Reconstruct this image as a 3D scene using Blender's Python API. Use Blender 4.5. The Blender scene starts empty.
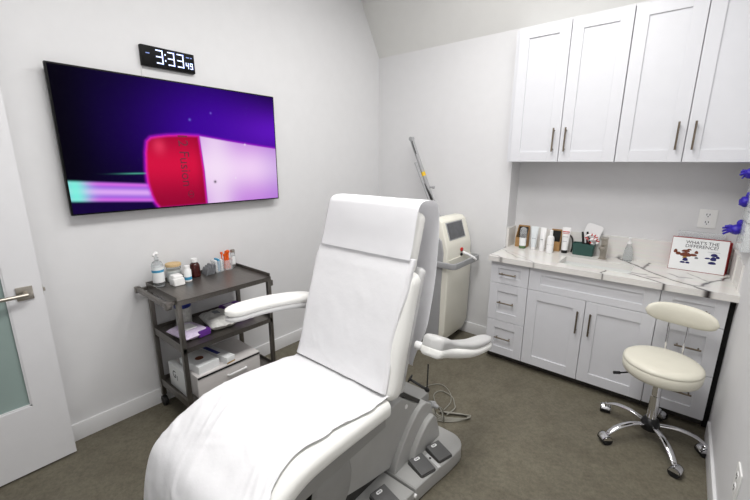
import bpy, bmesh, math, random
from mathutils import Vector, Matrix, noise
random.seed(7)
C = bpy.context.scene.collection
PI = math.pi

# ------------------------------------------------------------------ materials
def lin(c):
    c = c / 255.0
    return c / 12.92 if c <= 0.04045 else ((c + 0.055) / 1.055) ** 2.4
def col(r, g, b): return (lin(r), lin(g), lin(b), 1)

def mat(name, c, rough=0.5, metal=0.0, var=0.04, scale=12.0, bump=0.0, bscale=60.0,
        emit=0.0, trans=0.0, alpha=1.0, ior=1.45, spec=0.5, coat=0.0, stretch=None):
    m = bpy.data.materials.new(name); m.use_nodes = True
    nt = m.node_tree; b = nt.nodes['Principled BSDF']
    tc = nt.nodes.new('ShaderNodeTexCoord')
    mp = nt.nodes.new('ShaderNodeMapping'); nt.links.new(tc.outputs['Object'], mp.inputs['Vector'])
    if stretch: mp.inputs['Scale'].default_value = stretch
    n = nt.nodes.new('ShaderNodeTexNoise'); n.inputs['Scale'].default_value = scale
    n.inputs['Detail'].default_value = 4
    nt.links.new(mp.outputs['Vector'], n.inputs['Vector'])
    cr = nt.nodes.new('ShaderNodeValToRGB')
    lo = tuple(max(0, x * (1 - var)) for x in c[:3]) + (1,)
    hi = tuple(min(1, x * (1 + var)) for x in c[:3]) + (1,)
    cr.color_ramp.elements[0].position = 0.3; cr.color_ramp.elements[1].position = 0.7
    cr.color_ramp.elements[0].color = lo; cr.color_ramp.elements[1].color = hi
    nt.links.new(n.outputs['Fac'], cr.inputs['Fac'])
    nt.links.new(cr.outputs['Color'], b.inputs['Base Color'])
    b.inputs['Roughness'].default_value = rough
    b.inputs['Metallic'].default_value = metal
    b.inputs['IOR'].default_value = ior
    b.inputs['Specular IOR Level'].default_value = spec
    b.inputs['Transmission Weight'].default_value = trans
    b.inputs['Alpha'].default_value = alpha
    b.inputs['Coat Weight'].default_value = coat
    if emit:
        nt.links.new(cr.outputs['Color'], b.inputs['Emission Color'])
        b.inputs['Emission Strength'].default_value = emit
    if bump:
        n2 = nt.nodes.new('ShaderNodeTexNoise'); n2.inputs['Scale'].default_value = bscale
        n2.inputs['Detail'].default_value = 5
        nt.links.new(mp.outputs['Vector'], n2.inputs['Vector'])
        bp = nt.nodes.new('ShaderNodeBump'); bp.inputs['Strength'].default_value = bump
        bp.inputs['Distance'].default_value = 0.004
        nt.links.new(n2.outputs['Fac'], bp.inputs['Height'])
        nt.links.new(bp.outputs['Normal'], b.inputs['Normal'])
    return m

def attr_mat(name, rough, emit=0.0, spec=0.5):
    m = bpy.data.materials.new(name); m.use_nodes = True
    nt = m.node_tree; b = nt.nodes['Principled BSDF']
    a = nt.nodes.new('ShaderNodeAttribute'); a.attribute_name = 'Col'
    b.inputs['Roughness'].default_value = rough; b.inputs['Specular IOR Level'].default_value = spec
    if emit:
        b.inputs['Base Color'].default_value = (0.002, 0.002, 0.003, 1); b.inputs['IOR'].default_value = 1.12
        nt.links.new(a.outputs['Color'], b.inputs['Emission Color'])
        b.inputs['Emission Strength'].default_value = emit
    else:
        n = nt.nodes.new('ShaderNodeTexNoise'); n.inputs['Scale'].default_value = 9
        mx = nt.nodes.new('ShaderNodeMix'); mx.data_type = 'RGBA'; mx.blend_type = 'MULTIPLY'
        mx.inputs[0].default_value = 0.10
        nt.links.new(a.outputs['Color'], mx.inputs[6]); nt.links.new(n.outputs['Color'], mx.inputs[7])
        nt.links.new(mx.outputs[2], b.inputs['Base Color'])
    return m

def paper_mat(name, c, tr, bump, bs):
    m = mat(name, c, 0.85, var=0.006, bump=bump, bscale=bs, spec=0.2)
    nt = m.node_tree; b = nt.nodes['Principled BSDF']; out = nt.nodes['Material Output']
    t = nt.nodes.new('ShaderNodeBsdfTranslucent'); t.inputs['Color'].default_value = c
    mx = nt.nodes.new('ShaderNodeMixShader'); mx.inputs[0].default_value = tr
    nt.links.new(b.outputs[0], mx.inputs[1]); nt.links.new(t.outputs[0], mx.inputs[2]); nt.links.new(mx.outputs[0], out.inputs['Surface'])
    return m

def floor_mat():
    m = bpy.data.materials.new('polished_concrete'); m.use_nodes = True
    nt = m.node_tree; b = nt.nodes['Principled BSDF']
    tc = nt.nodes.new('ShaderNodeTexCoord')
    def nz(s, d=6, r=0.6):
        n = nt.nodes.new('ShaderNodeTexNoise'); n.inputs['Scale'].default_value = s
        n.inputs['Detail'].default_value = d; n.inputs['Roughness'].default_value = r
        nt.links.new(tc.outputs['Object'], n.inputs['Vector']); return n
    def ramp(n, p0, c0, p1, c1):
        r = nt.nodes.new('ShaderNodeValToRGB')
        r.color_ramp.elements[0].position = p0; r.color_ramp.elements[0].color = c0
        r.color_ramp.elements[1].position = p1; r.color_ramp.elements[1].color = c1
        nt.links.new(n.outputs['Fac'], r.inputs['Fac']); return r
    a = ramp(nz(1.6), 0.3, col(104, 99, 86), 0.7, col(121, 116, 101))
    c = ramp(nz(55, 8, 0.75), 0.32, (0.58, 0.57, 0.55, 1), 0.62, (1.05, 1.05, 1.04, 1))
    d = ramp(nz(7, 8, 0.7), 0.36, (0.78, 0.76, 0.73, 1), 0.55, (1, 1, 1, 1))
    m1 = nt.nodes.new('ShaderNodeMix'); m1.data_type = 'RGBA'; m1.blend_type = 'MULTIPLY'; m1.inputs[0].default_value = 0.8
    nt.links.new(a.outputs['Color'], m1.inputs[6]); nt.links.new(c.outputs['Color'], m1.inputs[7])
    m2 = nt.nodes.new('ShaderNodeMix'); m2.data_type = 'RGBA'; m2.blend_type = 'MULTIPLY'; m2.inputs[0].default_value = 0.7
    nt.links.new(m1.outputs[2], m2.inputs[6]); nt.links.new(d.outputs['Color'], m2.inputs[7])
    nt.links.new(m2.outputs[2], b.inputs['Base Color'])
    b.inputs['Roughness'].default_value = 0.55; b.inputs['Specular IOR Level'].default_value = 0.3
    bp = nt.nodes.new('ShaderNodeBump'); bp.inputs['Strength'].default_value = 0.12; bp.inputs['Distance'].default_value = 0.003
    nt.links.new(nz(80, 6).outputs['Fac'], bp.inputs['Height']); nt.links.new(bp.outputs['Normal'], b.inputs['Normal'])
    return m

M = dict(
    wall=mat('painted_wall', col(224, 224, 225), 0.75, bump=0.08, bscale=220, var=0.01, spec=0.25),
    ceil=mat('painted_ceiling', col(226, 226, 223), 0.8, bump=0.05, bscale=200, var=0.01, spec=0.2),
    trim=mat('painted_trim', col(232, 232, 233), 0.4, var=0.01),
    doorw=mat('painted_door', col(226, 226, 228), 0.4, var=0.01),
    frost=mat('frosted_glass', col(146, 164, 160), 0.45, var=0.06, scale=2, spec=0.6),
    cab=mat('white_cabinet_lacquer', col(217, 218, 222), 0.35, var=0.01),
    gap=mat('gap_shade', col(14, 13, 13), 0.7),  # near-black: painted shade for the open gap by the right wall
    kick=mat('toe_kick', col(60, 56, 52), 0.7),
    nickel=mat('brushed_nickel', col(176, 170, 160), 0.3, 0.95, var=0.08, scale=90),
    bronze=mat('warm_nickel_handle', col(122, 112, 98), 0.35, 0.9, var=0.08, scale=90),
    chrome=mat('chrome', col(225, 225, 228), 0.08, 1.0, var=0.02),
    steel=mat('dark_stainless_cart', col(122, 118, 113), 0.36, 0.85, var=0.10, scale=14, stretch=(1, 8, 1)),
    black=mat('black_plastic', col(14, 14, 16), 0.35),
    blackm=mat('black_matte', col(20, 20, 22), 0.6),
    bezel=mat('tv_bezel', col(7, 7, 8), 0.45, spec=0.15),
    vinyl=mat('white_vinyl', col(240, 240, 236), 0.42, var=0.015, bump=0.05, bscale=300),
    cream=mat('cream_vinyl', col(224, 221, 206), 0.42, var=0.02, bump=0.06, bscale=400),
    paper=paper_mat('white_paper_sheet', col(246, 246, 248), .10, .45, 22),
    grey=mat('light_grey_plastic', col(172, 172, 170), 0.45, var=0.03, bump=0.08, bscale=500),
    grey2=mat('mid_grey_plastic', col(150, 150, 148), 0.5, var=0.03, bump=0.08, bscale=500),
    shell=mat('pearl_grey_shell', col(206, 206, 206), 0.35, var=0.02),
    pedal=mat('dark_grey_pedal', col(96, 96, 96), 0.55, var=0.05),
    undern=mat('dark_underframe', col(58, 57, 55), 0.6),
    lcream=mat('machine_cream', col(236, 234, 222), 0.35, var=0.01),
    lgrey2=mat('armrest_underside_grey', col(194, 194, 193), 0.35, var=0.02),
    lgrey=mat('machine_grey', col(162, 163, 165), 0.4, var=0.02),
    lscreen=mat('machine_screen', col(86, 88, 92), 0.2, var=0.15, scale=20),
    red=mat('red_plastic', col(190, 28, 24), 0.35),
    dred=mat('dark_red_card', col(150, 24, 26), 0.5),
    teal=mat('teal_plastic', col(48, 82, 76), 0.45),
    kraft=mat('kraft_board', col(172, 134, 88), 0.8, var=0.12, scale=30),
    wood=mat('wooden_lid', col(206, 178, 132), 0.6, var=0.1, scale=25, stretch=(1, 6, 1)),
    white=mat('white_plastic', col(240, 240, 240), 0.35, var=0.01),
    label=mat('white_label', col(236, 238, 238), 0.6, var=0.02),
    ink=mat('grey_ink', col(120, 126, 130), 0.6),
    inkd=mat('dark_ink', col(48, 48, 54), 0.6),
    blue=mat('blue_plastic', col(32, 48, 132), 0.4),
    lblue=mat('blue_label', col(60, 150, 190), 0.5),
    purple=mat('purple_wrap', col(98, 46, 140), 0.45, var=0.1),
    glove=mat('violet_nitrile', col(46, 30, 160), 0.45, var=0.15, scale=40),
    pinkw=mat('pale_violet_wrap', col(214, 200, 226), 0.45, var=0.10, scale=60),
    orange=mat('orange_plastic', col(238, 98, 20), 0.4, var=0.08),
    amber=mat('amber_bottle', col(62, 20, 16), 0.15, var=0.05),
    greyw=mat('grey_white_wrap', col(200, 200, 196), 0.5, var=0.18, scale=45),
    greym=mat('grey_mesh', col(120, 122, 126), 0.6, var=0.3, scale=160),
    clear=mat('clear_plastic', col(238, 242, 244), 0.05, trans=0.92, var=0.0, ior=1.3),
    clearbox=mat('clear_acrylic', col(236, 240, 242), 0.08, alpha=0.28, var=0.0, spec=0.8),
    glassjar=mat('clear_glass', col(235, 240, 240), 0.03, trans=0.95, var=0.0, ior=1.35),
    cotton=mat('cotton', col(246, 246, 244), 0.95, var=0.03, bump=0.5, bscale=90),
    green=mat('green_gel', col(88, 116, 78), 0.25),
    cord=mat('grey_cable', col(150, 148, 138), 0.5),
    led=mat('led_digits', col(205, 218, 255), 0.4, emit=1.0, var=0.0),
    leddim=mat('led_digits_small', col(120, 140, 200), 0.4, emit=0.5, var=0.0),
    yellow=mat('yellow_sticker', col(230, 190, 30), 0.5),
    outlet=mat('outlet_white', col(238, 238, 236), 0.4, var=0.01),
    sinkm=mat('sink_ceramic', col(226, 228, 226), 0.2, var=0.01),
    brown=mat('brown_print', col(112, 56, 34), 0.6, var=0.3, scale=90),
    navy=mat('navy_print', col(32, 32, 96), 0.6, var=0.2, scale=90),
    ochre=mat('ochre_print', col(170, 130, 50), 0.6),
    rubber=mat('rubber_wheel', col(24, 24, 25), 0.5),
)
M['floor'] = floor_mat()
M['screen'] = attr_mat('tv_picture', 0.35, emit=0.74, spec=0.05)
M['quartz'] = attr_mat('veined_quartz', 0.22, spec=0.5)

# ------------------------------------------------------------------ mesh builder
def V(*a): return Vector(a)
def worldloc(o):
    v = Vector((0, 0, 0))
    while o is not None: v += o.location; o = o.parent
    return v

def smooth(pts, sub=6):
    pts = [Vector(p) for p in pts]
    if len(pts) < 3: return pts
    out = []
    for i in range(len(pts) - 1):
        p0 = pts[max(i - 1, 0)]; p1 = pts[i]; p2 = pts[i + 1]; p3 = pts[min(i + 2, len(pts) - 1)]
        for k in range(sub):
            t = k / sub
            out.append(0.5 * ((2 * p1) + (-p0 + p2) * t + (2 * p0 - 5 * p1 + 4 * p2 - p3) * t * t + (-p0 + 3 * p1 - 3 * p2 + p3) * t ** 3))
    out.append(pts[-1]); return out

class MB:
    def __init__(s): s.bm = bmesh.new(); s.mx = Matrix()
    def v(s, p): return s.bm.verts.new(s.mx @ Vector(p))
    def f(s, vs):
        try: return s.bm.faces.new(vs)
        except ValueError: return None
    def merge(s, t):
        bmesh.ops.transform(t, matrix=s.mx, verts=t.verts)
        me = bpy.data.meshes.new('tmp'); t.to_mesh(me); t.free(); s.bm.from_mesh(me); bpy.data.meshes.remove(me)
    def box(s, a, b, bev=0.0, seg=2):
        t = bmesh.new(); bmesh.ops.create_cube(t, size=1)
        c = [(a[i] + b[i]) / 2 for i in range(3)]; d = [abs(b[i] - a[i]) for i in range(3)]
        for v in t.verts: v.co = Vector((c[i] + v.co[i] * d[i] for i in range(3)))
        if bev > 0: bmesh.ops.bevel(t, geom=t.edges[:], offset=min(bev, min(d) * .49), segments=seg, profile=.6, affect='EDGES')
        s.merge(t); return s
    def prism(s, poly, axis, a, b, bev=0.0, seg=2):
        # poly: 2D points in the plane of the other two axes (in x,y,z order)
        t = bmesh.new(); A = []; B = []
        def mk(p, w):
            q = list(p); q.insert(axis, w); return t.verts.new(q)
        A = [mk(p, a) for p in poly]; B = [mk(p, b) for p in poly]; n = len(poly)
        t.faces.new(A); t.faces.new(B[::-1])
        for i in range(n): t.faces.new((A[i], B[i], B[(i + 1) % n], A[(i + 1) % n]))
        bmesh.ops.recalc_face_normals(t, faces=t.faces)
        if bev > 0:
            es = [e for e in t.edges if any(len(f.verts) > 4 or f.verts[0] for f in e.link_faces)]
            cap = set(t.faces[:][0:2])
            es = [e for e in t.edges if any(f in cap for f in e.link_faces)]
            bmesh.ops.bevel(t, geom=es, offset=bev, segments=seg, profile=.6, affect='EDGES', clamp_overlap=True)
        s.merge(t); return s
    def rings(s, rs, capA=True, capB=True, closed=True):
        R = [[s.v(p) for p in r] for r in rs]
        n = len(R[0])
        for i in range(len(R) - 1):
            for j in range(n if closed else n - 1):
                s.f((R[i][j], R[i][(j + 1) % n], R[i + 1][(j + 1) % n], R[i + 1][j]))
        if capA: s.f(R[0][::-1])
        if capB: s.f(R[-1])
        return s
    def tube(s, pts, r, n=10, sm=0, caps=True):
        pts = [Vector(p) for p in pts]
        if sm:
            rr = r
            pts = smooth(pts, sm)
        N = len(pts); rf = r if callable(r) else (lambda t: r)
        up = None; rs = []
        for i, p in enumerate(pts):
            t = (pts[min(i + 1, N - 1)] - pts[max(i - 1, 0)]).normalized()
            if up is None:
                up = t.orthogonal().normalized()
            up = (up - t * up.dot(t))
            if up.length < 1e-6: up = t.orthogonal()
            up.normalize(); w = t.cross(up)
            q = rf(i / max(1, N - 1))
            rs.append([p + (up * math.cos(2 * PI * k / n) + w * math.sin(2 * PI * k / n)) * q for k in range(n)])
        s.rings(rs, caps, caps); return s
    def cyl(s, c, r, h, n=24, axis=2, bev=0.0):
        c = Vector(c); a = Vector((0, 0, 0)); a[axis] = 1
        if bev: prof = [(r - bev, 0), (r, bev), (r, h - bev), (r - bev, h)]
        else: prof = [(r, 0), (r, h)]
        return s.lathe(prof, c, n, axis)
    def lathe(s, prof, c, n=24, axis=2, sx=1.0, sy=1.0, caps=True):
        c = Vector(c); rs = []
        for r, h in prof:
            ring = []
            for k in range(n):
                a = 2 * PI * k / n; u, w = r * math.cos(a) * sx, r * math.sin(a) * sy
                p = {2: (u, w, h), 0: (h, u, w), 1: (w, h, u)}[axis]
                ring.append(c + Vector(p))
            rs.append(ring)
        s.rings(rs, caps, caps); return s
    def sphere(s, c, r, n=12, sc=(1, 1, 1)):
        t = bmesh.new(); bmesh.ops.create_uvsphere(t, u_segments=n * 2, v_segments=n, radius=r)
        for v in t.verts: v.co = Vector((v.co[i] * sc[i] + c[i] for i in range(3)))
        s.merge(t); return s
    def build(s, name, m, parent=None, ang=35, flat=False):
        bmesh.ops.recalc_face_normals(s.bm, faces=s.bm.faces[:])
        me = bpy.data.meshes.new(name)
        if parent is not None: off = worldloc(parent)
        else:
            xs = [v.co.x for v in s.bm.verts]; ys = [v.co.y for v in s.bm.verts]; zs = [v.co.z for v in s.bm.verts]
            off = Vector(((min(xs) + max(xs)) / 2, (min(ys) + max(ys)) / 2, min(zs)))
        for v in s.bm.verts: v.co -= off
        if not flat:
            for f in s.bm.faces: f.smooth = True
        s.bm.to_mesh(me); s.bm.free()
        if not flat: me.set_sharp_from_angle(angle=math.radians(ang))
        o = bpy.data.objects.new(name, me); C.objects.link(o)
        me.materials.append(m)
        if parent is not None: o.parent = parent
        else: o.location = off
        return o

def tag(o, label, cat, group=None):
    o['label'] = label; o['category'] = cat
    if group: o['group'] = group
    return o
def thing(name, label, cat, loc, group=None):
    o = bpy.data.objects.new(name, None); C.objects.link(o); o.location = loc; o.empty_display_size = .05
    return tag(o, label, cat, group)
def struct(o): o['kind'] = 'structure'; return o
def plabel(o, l): o['label'] = l; return o

def rrect(cx, cy, w, h, r, n=5):
    out = []
    for (sx, sy, a0) in ((1, 1, 0), (-1, 1, 90), (-1, -1, 180), (1, -1, 270)):
        for k in range(n + 1):
            a = math.radians(a0 + 90 * k / n)
            out.append((cx + sx * (w / 2 - r) + r * math.cos(a), cy + sy * (h / 2 - r) + r * math.sin(a)))
    return out

def text_mesh(name, body, size, m, parent, origin, xdir, ydir, align='CENTER', ext=0.0004, sx=1.0):
    cu = bpy.data.curves.new(name, 'FONT'); cu.body = body; cu.size = size; cu.align_x = align; cu.align_y = 'CENTER'
    cu.extrude = ext
    o = bpy.data.objects.new('t', cu); C.objects.link(o)
    dg = bpy.context.evaluated_depsgraph_get(); dg.update()
    me = bpy.data.meshes.new_from_object(o.evaluated_get(dg)); bpy.data.objects.remove(o)
    me.name = name
    x = Vector(xdir).normalized(); y = Vector(ydir).normalized(); z = x.cross(y)
    off = worldloc(parent)
    for v in me.vertices:
        v.co = Vector(origin) + x * v.co.x * sx + y * v.co.y + z * v.co.z - off
    me.materials.clear(); me.materials.append(m)
    o = bpy.data.objects.new(name, me); C.objects.link(o); o.parent = parent
    return o

# ------------------------------------------------------------------ dimensions
XL, XR, YB, YA, YN = -2.627, 0.33, 3.2537, 3.456, -0.62
AX0 = -1.170                      # left edge of the cabinet alcove
ZC0, ZC = 2.6817, 3.20
YS = YB - (ZC - ZC0) * (YB - 2.973) / (3.135 - ZC0)
T = 0.10

# ------------------------------------------------------------------ room shell
b = MB(); b.box((XL - T, YN - T, -0.12), (XR + T, YA + T, 0.0)); struct(b.build('floor', M['floor']))
b = MB(); b.box((XL - T, YN - T, 0), (XL, YA + T, ZC + T)); struct(b.build('wall_left', M['wall']))
b = MB(); b.box((XR, YN - T, 0), (XR + T, YA + T, ZC + T)); struct(b.build('wall_right', M['wall']))
b = MB(); b.box((XL, YN - T, 0), (-2.56, YN, ZC + T)); b.box((-1.64, YN - T, 0), (XR, YN, ZC + T)); b.box((-2.56, YN - T, 2.32), (-1.64, YN, ZC + T)); struct(b.build('wall_front', M['wall']))
b = MB(); b.box((XL, YB, 0), (AX0, YA + T, ZC + T)); b.box((AX0, YA, 0), (XR, YA + T, ZC + T))
b.box((AX0, YB, 2.66), (XR, YA, ZC + T)); struct(b.build('wall_back', M['wall']))
b = MB(); b.box((XL, YN, ZC), (XR, YB, ZC + T))
b.prism([(YB, ZC0), (YB, ZC), (YS, ZC)], 0, XL, XR); struct(b.build('ceiling', M['ceil']))
H_ = 0.108
b = MB(); b.box((XL, YN, 0), (XL + .014, YB, H_), .002); struct(b.build('baseboard_left', M['trim']))
b = MB(); b.box((XL + .014, YB - .014, 0), (AX0 + .02, YB, H_), .002); struct(b.build('baseboard_back', M['trim']))
b = MB(); b.box((XR - .014, YN, 0), (XR, 2.84, H_), .002); struct(b.build('baseboard_right', M['trim']))

# open door standing parallel to the left wall
door = bpy.data.objects.new('door_1', None); C.objects.link(door); door.location = (-2.52, -0.57, 0); struct(door)
X0, X1, Y0, Y1, DT = -2.537, -2.497, -0.60, 0.325, 2.30
gy0, gy1, gz0, gz1 = -0.42, 0.190, 0.385, 2.15
b = MB()
b.box((X0, gy1, .012), (X1, Y1, DT)); b.box((X0, Y0, .012), (X1, gy0, DT))
b.box((X0, gy0, .012), (X1, gy1, gz0)); b.box((X0, gy0, gz1), (X1, gy1, DT))
for (a, c) in (((gy1 - .008, gz0), (gy1, gz1)), ((gy0, gz0), (gy0 + .008, gz1)), ((gy0, gz0), (gy1, gz0 + .008)), ((gy0, gz1 - .008), (gy1, gz1))):
    b.box((X0 + .004, a[0], a[1]), (X1 - .004, c[0], c[1]))
b.build('door_frame_panel', M['doorw'], door)
b = MB(); b.box((X0 + .014, gy0 - .001, gz0 - .001), (X1 - .014, gy1 + .001, gz1 + .001)); plabel(b.build('glass_pane', M['frost'], door), 'frosted grey-green glass')
hnd = MB(); hnd.box((X1, .222, .962), (X1 + .009, .286, 1.030), .0015); hnd = hnd.build('door_handle', M['nickel'], door)
b = MB(); b.tube([(X1 + .008, .256, .996), (X1 + .05, .256, .996)], .011, 14)
b.tube([(X1 + .048, .262, .996), (X1 + .052, .20, .996), (X1 + .052, .11, .996)], .0095, 12); b.build('lever', M['nickel'], hnd)
b = MB(); b.box((X0 + .008, Y1, .965), (X1 - .008, Y1 + .002, 1.025)); b.box((X0 + .012, Y1, .985), (X1 - .012, Y1 + .012, 1.004), .002)
b.build('latch', M['nickel'], door)

# ------------------------------------------------------------------ television
TX = XL + .07
ty0, ty1, tz0, tz1 = .511, 1.871, 1.354, 2.134
tv = thing('television', 'wide flat black television on the left wall playing a purple and red picture', 'television', (XL + .03, 1.19, tz0))
b = MB(); b.box((TX - .028, ty0, tz0), (TX - .001, ty1, tz1), .004); b.box((TX - .045, ty0 + .22, tz0 + .08), (TX - .02, ty1 - .22, tz1 - .25), .008)
b.build('housing', M['bezel'], tv)
b = MB(); b.box((XL, 1.0, 1.6), (TX - .04, 1.4, 1.9), .004); b.build('wall_bracket', M['blackm'], tv)
def sm01(x): x = max(0., min(1., x)); return x * x * (3 - 2 * x)
def polydist(px, py, poly):
    inside = False; d = 1e9; n = len(poly)
    for i in range(n):
        x1, y1 = poly[i]; x2, y2 = poly[(i + 1) % n]
        if (y1 > py) != (y2 > py) and px < (x2 - x1) * (py - y1) / (y2 - y1) + x1: inside = not inside
        dx, dy = x2 - x1, y2 - y1; t = max(0, min(1, ((px - x1) * dx + (py - y1) * dy) / (dx * dx + dy * dy + 1e-12)))
        d = min(d, math.hypot(px - x1 - t * dx, py - y1 - t * dy))
    return -d if inside else d
redp = [(.955, 1.79), (.99, 1.798), (1.054, 1.808), (1.148, 1.816), (1.259, 1.816), (1.272, 1.58), (1.272, 1.352), (.96, 1.352), (.935, 1.392), (.92, 1.44), (.906, 1.522), (.906, 1.60), (.916, 1.70), (.93, 1.765)]
whp = [(1.259, 1.814), (1.461, 1.789), (1.707, 1.763), (1.90, 1.745), (1.90, 1.30), (1.272, 1.30), (1.272, 1.58)]
def mixc(a, c, t): return tuple(a[i] + (c[i] - a[i]) * t for i in range(3))
def srgb(*c): return tuple(lin(x) for x in c)
def picture(y, z):
    s = (y - ty0) / (ty1 - ty0); t = (z - tz0) / (tz1 - tz0)
    e1 = math.exp(-(((s - .62) / .30) ** 2 + ((t - .62) / .42) ** 2))
    c = mixc(srgb(4, 1, 22), srgb(58, 2, 150), min(1, e1 * 1.1))
    e2 = math.exp(-(((s - .98) / .28) ** 2 + ((t - .66) / .22) ** 2)); c = mixc(c, srgb(98, 20, 196), min(1, e2 * .9))
    c = mixc(c, srgb(2, 0, 8), sm01((.16 - s) / .16) * .9)
    c = mixc(c, srgb(30, 4, 80), math.exp(-((t - .04) / .12) ** 2) * .5)
    # beam
    mid = 1.486 - (y - .53) * .075; hw = .052
    d = abs(z - mid)
    if y < .94:
        k = sm01((hw + .012 - d) / .02)
        bc = mixc(srgb(150, 90, 225), srgb(225, 170, 250), math.exp(-(d / .02) ** 2))
        bc = mixc(bc, srgb(250, 120, 240), math.exp(-((d - .045) / .012) ** 2) * .6)
        bc = mixc(bc, srgb(120, 250, 225), math.exp(-((y - .545) / .06) ** 2) * .9)
        c = mixc(c, bc, k)
    gl = math.exp(-((z - 1.575) / .004) ** 2) * math.exp(-((y - .86) / .09) ** 2); c = mixc(c, srgb(80, 170, 150), gl)
    dr = polydist(y, z, redp); dw = polydist(y, z, whp)
    c = mixc(c, srgb(190, 30, 220), math.exp(-(max(0, min(dr, dw)) / .009) ** 2) * .55)
    if dw < 0:
        u = (z - 1.354) / (1.80 - 1.354)
        w = mixc(srgb(198, 130, 226), srgb(244, 212, 250), math.exp(-((u - .55) / .34) ** 2))
        w = mixc(w, srgb(252, 236, 253), math.exp(-((y - 1.36) / .12) ** 2) * .6)
        w = mixc(w, srgb(160, 110, 215), sm01((y - 1.62) / .3) * .45)
        c = mixc(c, w, sm01(-dw / .006))
    if dr < 0:
        u = (z - 1.354) / (1.80 - 1.354)
        w = mixc(srgb(150, 4, 50), srgb(216, 18, 66), math.exp(-((u - .62) / .34) ** 2))
        w = mixc(w, srgb(240, 60, 100), math.exp(-((y - 1.0) / .035) ** 2 - ((u - .86) / .10) ** 2) * .7)
        w = mixc(w, srgb(120, 0, 40), sm01((y - 1.2) / .08) * .45)
        w = mixc(w, srgb(235, 40, 190), sm01((.02 + dr) / .02) * .8)
        c = mixc(c, w, sm01(-dr / .004))
    for (py, pz, pr, pc) in ((1.341, 1.509, .009, (20, 20, 30)), (1.207, 1.911, .007, (110, 100, 220)), (1.353, 1.965, .006, (120, 90, 220)), (1.594, 1.768, .006, (250, 240, 250)), (1.50, 1.53, .004, (250, 250, 250))):
        c = mixc(c, srgb(*pc), math.exp(-((y - py) ** 2 + (z - pz) ** 2) / pr ** 2))
    return c
me = bpy.data.meshes.new('screen'); nx, nz = 300, 172; m_ = .009
off = worldloc(tv); vs = []; cs = []
for j in range(nz + 1):
    for i in range(nx + 1):
        y = ty0 + m_ + (ty1 - ty0 - 2 * m_) * i / nx; z = tz0 + m_ + (tz1 - tz0 - 2 * m_) * j / nz
        vs.append((TX - off.x, y - off.y, z - off.z)); cs.append(picture(y, z))
fs = [(j * (nx + 1) + i, j * (nx + 1) + i + 1, (j + 1) * (nx + 1) + i + 1, (j + 1) * (nx + 1) + i) for j in range(nz) for i in range(nx)]
me.from_pydata(vs, [], fs); ca = me.color_attributes.new('Col', 'FLOAT_COLOR', 'POINT')
for i, c in enumerate(cs): ca.data[i].color = (*c, 1)
me.materials.append(M['screen']); scr = bpy.data.objects.new('screen', me); C.objects.link(scr); scr.parent = tv
plabel(scr, 'glowing picture of a red and white device tip with a violet beam')
inkred = mat('screen_lettering_red', col(84, 2, 34), 0.5, emit=0.5)
text_mesh('screen_lettering', '12 Fusion', .088, inkred, scr, (TX + .0008, 1.145, 1.655), (0, 0, -1), (0, 1, 0), sx=1.0)
b = MB(); b.tube([(TX + .0008, 1.165 + .018 * math.cos(a * PI / 8), 1.433 + .022 * math.sin(a * PI / 8)) for a in range(17)], .0022, 6)
b.box((TX, 1.150, 1.430), (TX + .001, 1.180, 1.436)); b.build('screen_emblem', inkred, scr)

# wall clock
ck = thing('digital_clock', 'small black digital wall clock reading 3:33 above the television', 'clock', (XL + .015, 1.14, 2.2))
b = MB(); b.mx = Matrix.Translation((0, 1.138, 2.262)) @ Matrix.Rotation(math.radians(0.0), 4, 'X')
b.box((XL, -.158, -.058), (XL + .030, .158, .058), .004); b.build('casing', M['bezel'], ck)
def seven(b, y, z, w, h, t, segs):
    X = XL + .031; hx = h / 2
    S = {'a': ((y, z + hx - t), (y + w, z + hx)), 'd': ((y, z - hx), (y + w, z - hx + t)), 'g': ((y, z - t / 2), (y + w, z + t / 2)),
         'f': ((y, z), (y + t, z + hx)), 'b': ((y + w - t, z), (y + w, z + hx)), 'e': ((y, z - hx), (y + t, z)), 'c': ((y + w - t, z - hx), (y + w, z))}
    for k in segs:
        (a0, a1), (c0, c1) = S[k]; b.box((X - .0005, a0, a1), (X, c0, c1))
b = MB(); z0 = 2.266
seven(b, 1.062, z0, .040, .078, .0065, 'abgcd')
b.box((XL + .0305, 1.112, z0 + .014), (XL + .031, 1.119, z0 + .023)); b.box((XL + .0305, 1.112, z0 - .020), (XL + .031, 1.119, z0 - .011))
seven(b, 1.130, z0, .040, .078, .0065, 'abgcd'); seven(b, 1.186, z0, .040, .078, .0065, 'abgcd')
seven(b, 1.238, z0 - .020, .018, .036, .0045, 'fgbc'); seven(b, 1.264, z0 - .020, .018, .036, .0045, 'abcdfg')
b.build('digits', M['led'], ck)
for y0, y1, zz in ((1.005, 1.026, z0 + .008), (1.243, 1.262, z0 + .026), (1.268, 1.280, z0 + .026)):
    b = MB(); b.box((XL + .0305, y0, zz), (XL + .031, y1, zz + .005)); b.build('indicator', M['leddim'], ck)
b = MB(); b.tube([(XL + .006, .985, 2.21), (XL + .005, .982, 2.17), (XL + .005, .985, 2.10), (XL + .005, .99, 2.04)], .0022, 8, 5); b.build('power_cord', M['white'], ck)

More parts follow.
